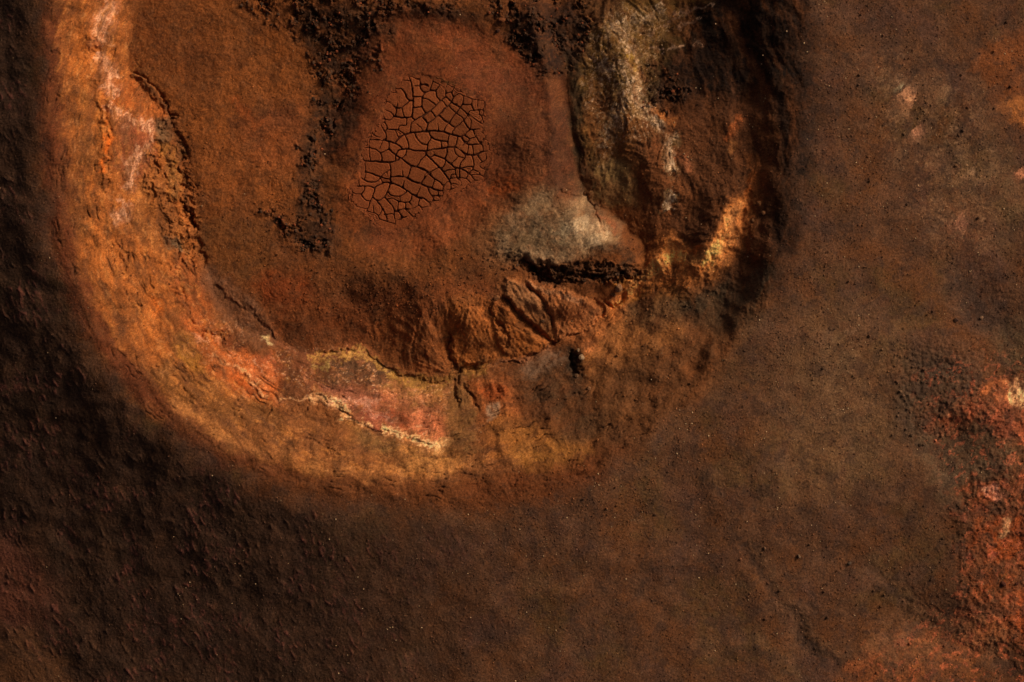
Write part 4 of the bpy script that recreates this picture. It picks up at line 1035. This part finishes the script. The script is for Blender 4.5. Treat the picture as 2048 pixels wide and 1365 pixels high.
n_plates = 0
comps.sort(key=len, reverse=True)
big_n = 0; small_v = []; small_f = []; small_c = []
for cells in comps:
    if len(cells) < 50:
        continue
    lp = outline(cells)
    n = len(lp)
    k = 5
    ker = np.ones(k) / k
    for _ in range(2):
        pad = np.concatenate([lp[-k:], lp, lp[:k]])
        lp = np.stack([np.convolve(pad[:, 0], ker, 'same'), np.convolve(pad[:, 1], ker, 'same')], 1)[k:-k]
    m = int(np.clip(n / 7, 9, 44))
    lp = lp[(np.arange(m) * n / m).astype(int)]
    px_ = bx0 + lp[:, 0] * RES; py_ = by0 + lp[:, 1] * RES
    tilt = np.array([random.uniform(-1, 1), random.uniform(-1, 1)]) * 0.012
    top = PAN_Z + random.uniform(-0.012, 0.012)
    wx, wy = pix(px_, py_, PAN_Z)
    pts = np.stack([wx, wy], 1)
    if np.sum(pts[:, 0] * np.roll(pts[:, 1], -1) - np.roll(pts[:, 0], -1) * pts[:, 1]) < 0:
        pts = pts[::-1]
    c0 = pts.mean(0)
    tg = np.roll(pts, -1, 0) - np.roll(pts, 1, 0)
    tg /= np.linalg.norm(tg, axis=1)[:, None] + 1e-9
    inn = np.stack([-tg[:, 1], tg[:, 0]], 1)
    curl = 0.012
    def ring(off, dz):
        p = pts + inn * off
        z = top + dz + (p - c0) @ tilt
        return np.column_stack([p - [pcx, pcy], z - PAN_Z])
    v = np.concatenate([ring(0.004, -0.12), ring(0.0, -0.02), ring(0.012, -0.004), ring(0.030, curl), ring(0.085, 0.0)])
    v[:, 2] += 0.5 * (0.03 * np.sin(v[:, 0] * 2.1 + v[:, 1] * 1.3) + 0.02 * np.sin(v[:, 1] * 3.7 - v[:, 0] * 1.1))
    fcs = []
    for r_ in range(4):
        for i in range(m):
            j = (i + 1) % m
            fcs.append((r_ * m + i, r_ * m + j, (r_ + 1) * m + j, (r_ + 1) * m + i))
    fcs.append(tuple(range(4 * m, 5 * m)))
    me = bpy.data.meshes.new('mud_plate')
    me.from_pydata(v.tolist(), [], fcs)
    me.polygons.foreach_set('use_smooth', [True] * (4 * m) + [False])
    col4 = np.ones((len(v), 4), F)
    base = C(104,53,25,1.85) * random.uniform(0.78, 1.18)
    # the pan reddens towards its western rim and dulls to brown in the north-east
    tt = np.clip((px_.mean() - 720) / 240, 0, 1)
    base = base * np.array([lerp(1.04, 0.90, tt), lerp(0.98, 0.96, tt), 1.0])
    ed = float(edge[int(np.clip((py_.mean() - by0) / RES, 0, gh - 1)), int(np.clip((px_.mean() - bx0) / RES, 0, gw - 1))])
    base = lerp(C(92,46,23,2.1), base, np.clip(ed / 34, 0.1, 1))
    col4[:, :3] = base
    col4[:m, :3] = C(60,22,10,1.2); col4[m:2 * m, :3] = C(80,34,16,1.5)
    at_ = me.attributes.new('albedo', 'FLOAT_COLOR', 'POINT'); at_.data.foreach_set('color', col4.ravel())
    me.materials.append(M_MUD)
    if n_plates < 300:
        link('mud_plate', me, mud)
    n_plates += 1
print('plates', n_plates)
# ------------------------------------------------------------------ rocks
def ico(level):
    t = (1 + 5 ** 0.5) / 2
    v = [(-1,t,0),(1,t,0),(-1,-t,0),(1,-t,0),(0,-1,t),(0,1,t),(0,-1,-t),(0,1,-t),(t,0,-1),(t,0,1),(-t,0,-1),(-t,0,1)]
    v = [tuple(np.array(p) / np.linalg.norm(p)) for p in v]
    f = [(0,11,5),(0,5,1),(0,1,7),(0,7,10),(0,10,11),(1,5,9),(5,11,4),(11,10,2),(10,7,6),(7,1,8),(3,9,4),(3,4,2),(3,2,6),(3,6,8),(3,8,9),(4,9,5),(2,4,11),(6,2,10),(8,6,7),(9,8,1)]
    for _ in range(level):
        cache = {}; nf = []
        def midp(a, b):
            key = (min(a, b), max(a, b))
            if key not in cache:
                p = (np.array(v[a]) + np.array(v[b])) / 2
                v.append(tuple(p / np.linalg.norm(p))); cache[key] = len(v) - 1
            return cache[key]
        for a, b, c in f:
            ab, bc, ca_ = midp(a, b), midp(b, c), midp(c, a)
            nf += [(a, ab, ca_), (b, bc, ab), (c, ca_, bc), (ab, bc, ca_)]
        f = nf
    return np.array(v), np.array(f, np.int32)
ICO = [ico(0), ico(1), ico(2), ico(3)]

def rock_verts(level, r, rg):
    """an angular stone: a ball cut by random planes and roughened"""
    v, f = ICO[level]
    v = v.copy()
    for _ in range(7 + 2 * level):
        n = rg.normal(size=3); n /= np.linalg.norm(n)
        c = rg.uniform(0.62, 0.92)
        over = v @ n - c
        v = v - np.outer(np.clip(over, 0, None), n) * 0.92
    v *= 1 + 0.06 * rg.normal(size=(len(v), 1))
    v *= np.array([1, rg.uniform(0.68, 0.95), rg.uniform(0.5, 0.8)])
    a = rg.uniform(0, 6.28); c, s = math.cos(a), math.sin(a)
    v = v @ np.array([[c, s, 0], [-s, c, 0], [0, 0, 1]])
    return v * r, f

M_ROCK = soil_material('stone', True, bump=0.7, vary=0.25, scale=24, dist=0.03)
def add_rock(px, py, size_px, tone, label, group, level=2, name='rock', cat='rock', sink=0.25, seed=None):
    rg = np.random.default_rng(seed if seed is not None else int(px * 7 + py * 13))
    x, y, z = ground_at(px, py)
    v, f = rock_verts(level, size_px / S / 2, rg)
    cols = np.tile(np.array(tone, F), (len(v), 1)) * (1 + 0.12 * rg.normal(size=(len(v), 1)))
    me = build_mesh(name, v, f, np.clip(cols, 0.005, 0.8), M_ROCK, smooth=False)
    o = link(name, me)
    h = v[:, 2].max()
    o.location = (x, y, z + h * (1 - 2 * sink))
    o['label'] = label; o['category'] = cat
    if group:
        o['group'] = group
    return o

BIG = [
 (1163,715,13,C(140,112,84,1.5),'pale grey boulder on the east lip of the dark hole in the grey ash','boulder'),
 (1156,701,8,C(120,92,66,1.5),'small tan boulder just above the dark hole in the grey ash','boulder'),
 (1237,576,19,C(120,84,58,1.6),'rounded tan boulder standing at the top of the curved hollow east of the spurs','boulder'),
 (1226,590,12,C(84,52,32,1.6),'brown boulder inside the curved hollow east of the spurs','boulder'),
 (993,596,14,C(110,70,42,1.7),'brown knob of rock at the head of the longest gully between the spurs','boulder'),
 (1178,777,10,C(112,76,50,1.6),'greyish stone lying by itself below the grey ash patch','rock'),
 (1153,752,9,C(98,70,48,1.5),'tan stone at the lower end of the dark hole','rock'),
 (1085,643,10,C(66,44,28,1.6),'dark stone wedged at the foot of the pale spur','rock'),
 (1518,408,12,C(96,60,34,2.0),'upper of two brown boulders on the east wall below the orange streak','boulder'),
 (1526,426,10,C(88,56,34,2.0),'lower of two brown boulders on the east wall below the orange streak','boulder'),
 (1506,441,8,C(104,70,44,2.0),'tan stone left of the two east wall boulders','rock'),
 (1004,40,15,C(96,54,30,1.8),'reddish boulder lying in the dark clinker at the top of the pit','boulder'),
 (996,62,11,C(60,36,26,1.8),'dark stone under the reddish boulder in the clinker','rock'),
 (1598,1113,9,C(92,70,52,2.0),'grey stone lying alone on the brown slope at the lower right','rock'),
 (1529,1097,8,C(84,58,40,2.0),'brown stone left of the lone grey stone on the lower right slope','rock'),
 (1699,1127,9,C(70,54,42,2.0),'dark grey stone right of the lone grey stone on the lower right slope','rock'),
 (1963,636,9,C(110,82,60,2.0),'pale stone at the lower edge of the dark hollow on the far right','rock'),
 (1912,640,11,C(58,38,28,2.0),'dark lump left of the pale stone by the right-hand hollow','rock'),
 (2006,1168,13,C(64,34,24,1.9),'dark boulder on the red ground near the right edge','boulder'),
 (2034,1168,9,C(74,40,28,1.9),'smaller dark stone beside the boulder on the red ground at the right edge','rock'),
]
for px, py, sz, c, lb, nm in BIG:
    add_rock(px, py, sz, c, lb, None, 3, nm, nm)

# stones one can still count, by the ground they lie on
ZONES = [
 ('stones on the upper right slope', 'small brown stone scattered on the bare upper right slope', (1640,2040,10,420), 46, (4,7.5)),
 ('stones on the right slope', 'small brown stone scattered across the middle of the right slope', (1620,2040,430,760), 44, (4,7.5)),
 ('stones on the lower right slope', 'small dark stone on the brown ground at the lower right', (1480,1960,1000,1350), 58, (4,8)),
 ('stones by the red crust', 'small stone in the rough ground left of the red crust', (1780,1900,720,900), 30, (4.5,9)),
 ('stones on the southern rim', 'small pale stone resting on the gravelly southern rim', (1000,1500,850,1080), 40, (3.5,6)),
 ('stones on the tan clay', 'small dark stone scattered on the tan clay east of the grey ash', (1200,1400,600,800), 30, (3.5,6.5)),
]
rg0 = np.random.default_rng(5)
for grp, lb, (x0, x1, y0, y1), n, (s0, s1) in ZONES:
    k = 0
    while k < n:
        px = rg0.uniform(x0, x1); py = rg0.uniform(y0, y1)
        x, y, z = ground_at(px, py)
        base = albat(np.array(x), np.array(y)).astype(float)
        tone = base * rg0.choice([0.65, 0.85, 1.1, 1.5]) 
        add_rock(px, py, s0 + (s1 - s0) * rg0.random() ** 2, tone, lb, grp, 1, 'stone', 'stone', 0.2, seed=int(rg0.integers(1e9)))
        k += 1

def scatter(name, label, pts, sizes, tones, level=0, cat=None):
    """uncountable loose stones as one mesh"""
    rg = np.random.default_rng(len(pts))
    protos = [rock_verts(level, 1.0, rg) for _ in range(14)]
    nv = len(protos[0][0]); f0 = protos[0][1]
    pv = np.array([p[0] for p in protos])
    n = len(pts)
    pick = rg.integers(0, 14, n)
    V_ = pv[pick] * sizes[:, None, None]
    V_ = V_ * np.array([1, 1, 0.85])
    z = zat(pts[:, 0], pts[:, 1])
    V_[..., 0] += pts[:, 0, None]; V_[..., 1] += pts[:, 1, None]; V_[..., 2] += (z + sizes * 0.25)[:, None]
    Fc = (f0[None] + (np.arange(n) * nv)[:, None, None]).reshape(-1, 3)
    cols = np.repeat(tones, nv, 0)
    me = build_mesh(name, V_.reshape(-1, 3), Fc, np.clip(cols, 0.005, 0.8), M_ROCK, smooth=False)
    o = link(name, me, label=label, category=cat or name.replace('_', ' '), kind='stuff')
    return o

def sample(n, dens, box=(-26, 26, -17.4, 17.4)):
    out = []
    tot = 0
    while tot < n:
        q = np.column_stack([rg0.uniform(box[0], box[1], n), rg0.uniform(box[2], box[3], n)])
        u = 1024 + q[:, 0] * S; v = 682.5 - q[:, 1] * S
        keep = rg0.random(n) < dens(u, v, q)
        out.append(q[keep]); tot += int(keep.sum())
    return np.concatenate(out)[:n]

def grid_val(Arr, q):
    i = np.clip(np.rint((q[:, 0] - xs[XO]) / STEP + XO), 0, NX - 1).astype(int); j = np.clip(np.rint((q[:, 1] - ys[YO]) / STEP + YO), 0, NY - 1).astype(int)
    return Arr[j, i]

def dens_gravel(u, v, q):
    d = grid_val(D, q)
    east = sst(500, 1500, u + 0.4 * v)
    base = np.where(d < 0.2, 0.10 + 0.55 * east, 0.10)
    rim = np.exp(-((d + 2.2) / 1.4) ** 2) * sst(900, 1300, u) * 0.9          # gravel collects below the east and south-east rim
    cl = 0.35 + 0.9 * np.clip(perlin(u / 45, v / 45, 501) + 0.25 * perlin(u / 16, v / 16, 502) + 0.25, 0, 1)
    pan = sst(20, -5, sdf_poly(u, v, BOUND))
    eastwall = ((d > 0) & (u > 1250)) * 0.35
    return np.clip((base + rim + eastwall) * cl, 0, 1) * pan
q = sample(26000, dens_gravel)
sz = 0.014 + 0.038 * rg0.random(len(q)) ** 2.6
tn = albat(q[:, 0], q[:, 1]).astype(float) * rg0.choice([0.5, 0.8, 1.2, 1.8], len(q), p=[0.25, 0.3, 0.3, 0.15])[:, None]
pal = rg0.random(len(q)) < 0.08 * np.clip(0.4 + 1.6 * perlin(q[:, 0] * 0.5, q[:, 1] * 0.5, 601), 0, 1.6)
tn[pal] = C(165,132,96,1.2) * rg0.uniform(0.5, 1.5, (int(pal.sum()), 1))
scatter('gravel', 'loose fine gravel strewn over the slopes and rim', q, sz, tn, 0)

def dens_clink(u, v, q):
    return np.clip(grid_val(clk, q) - 0.12, 0, 1) * sst(14, 2, sdf_poly(u, v, BOUND))
q = sample(1300, dens_clink, (-15, 9, 2, 17.4))
sz = 0.02 + 0.085 * rg0.random(len(q)) ** 2.6
tn = np.tile(C(50,33,22,1.7), (len(q), 1)) * rg0.uniform(0.5, 2.0, (len(q), 1))
red = rg0.random(len(q)) < 0.22
tn[red] = C(98,50,28,1.8) * rg0.uniform(0.7, 1.3, (int(red.sum()), 1))
scatter('lava_rubble', 'dark jagged clinker rubble heaped round the mud pan', q, sz, tn, 1)

def dens_dots(u, v, q):
    d = grid_val(D, q)
    a = sst(0, 0.5, d) * (np.exp(-((u - 780) / 150) ** 2 - ((v - 590) / 45) ** 2) + 0.6 * np.exp(-((u - 560) / 60) ** 2 - ((v - 440) / 80) ** 2) + 0.8 * np.exp(-((u - 985) / 50) ** 2 - ((v - 520) / 30) ** 2)
                       + 0.7 * np.exp(-((u - 350) / 40) ** 2 - ((v - 400) / 120) ** 2) + 0.5 * np.exp(-((u - 1330) / 70) ** 2 - ((v - 560) / 60) ** 2))
    return np.clip(a, 0, 1)
q = sample(1500, dens_dots, (-18, 12, -2, 14))
sz = 0.02 + 0.05 * rg0.random(len(q)) ** 2.5
tn = albat(q[:, 0], q[:, 1]).astype(float) * rg0.choice([0.45, 0.7, 1.2], len(q))[:, None]
scatter('rock_debris', 'scattered dark debris fallen onto the crater floor and wall', q, sz, tn, 1)
print('tris', sum(len(o.data.polygons) for o in bpy.data.objects if o.type == 'MESH'))
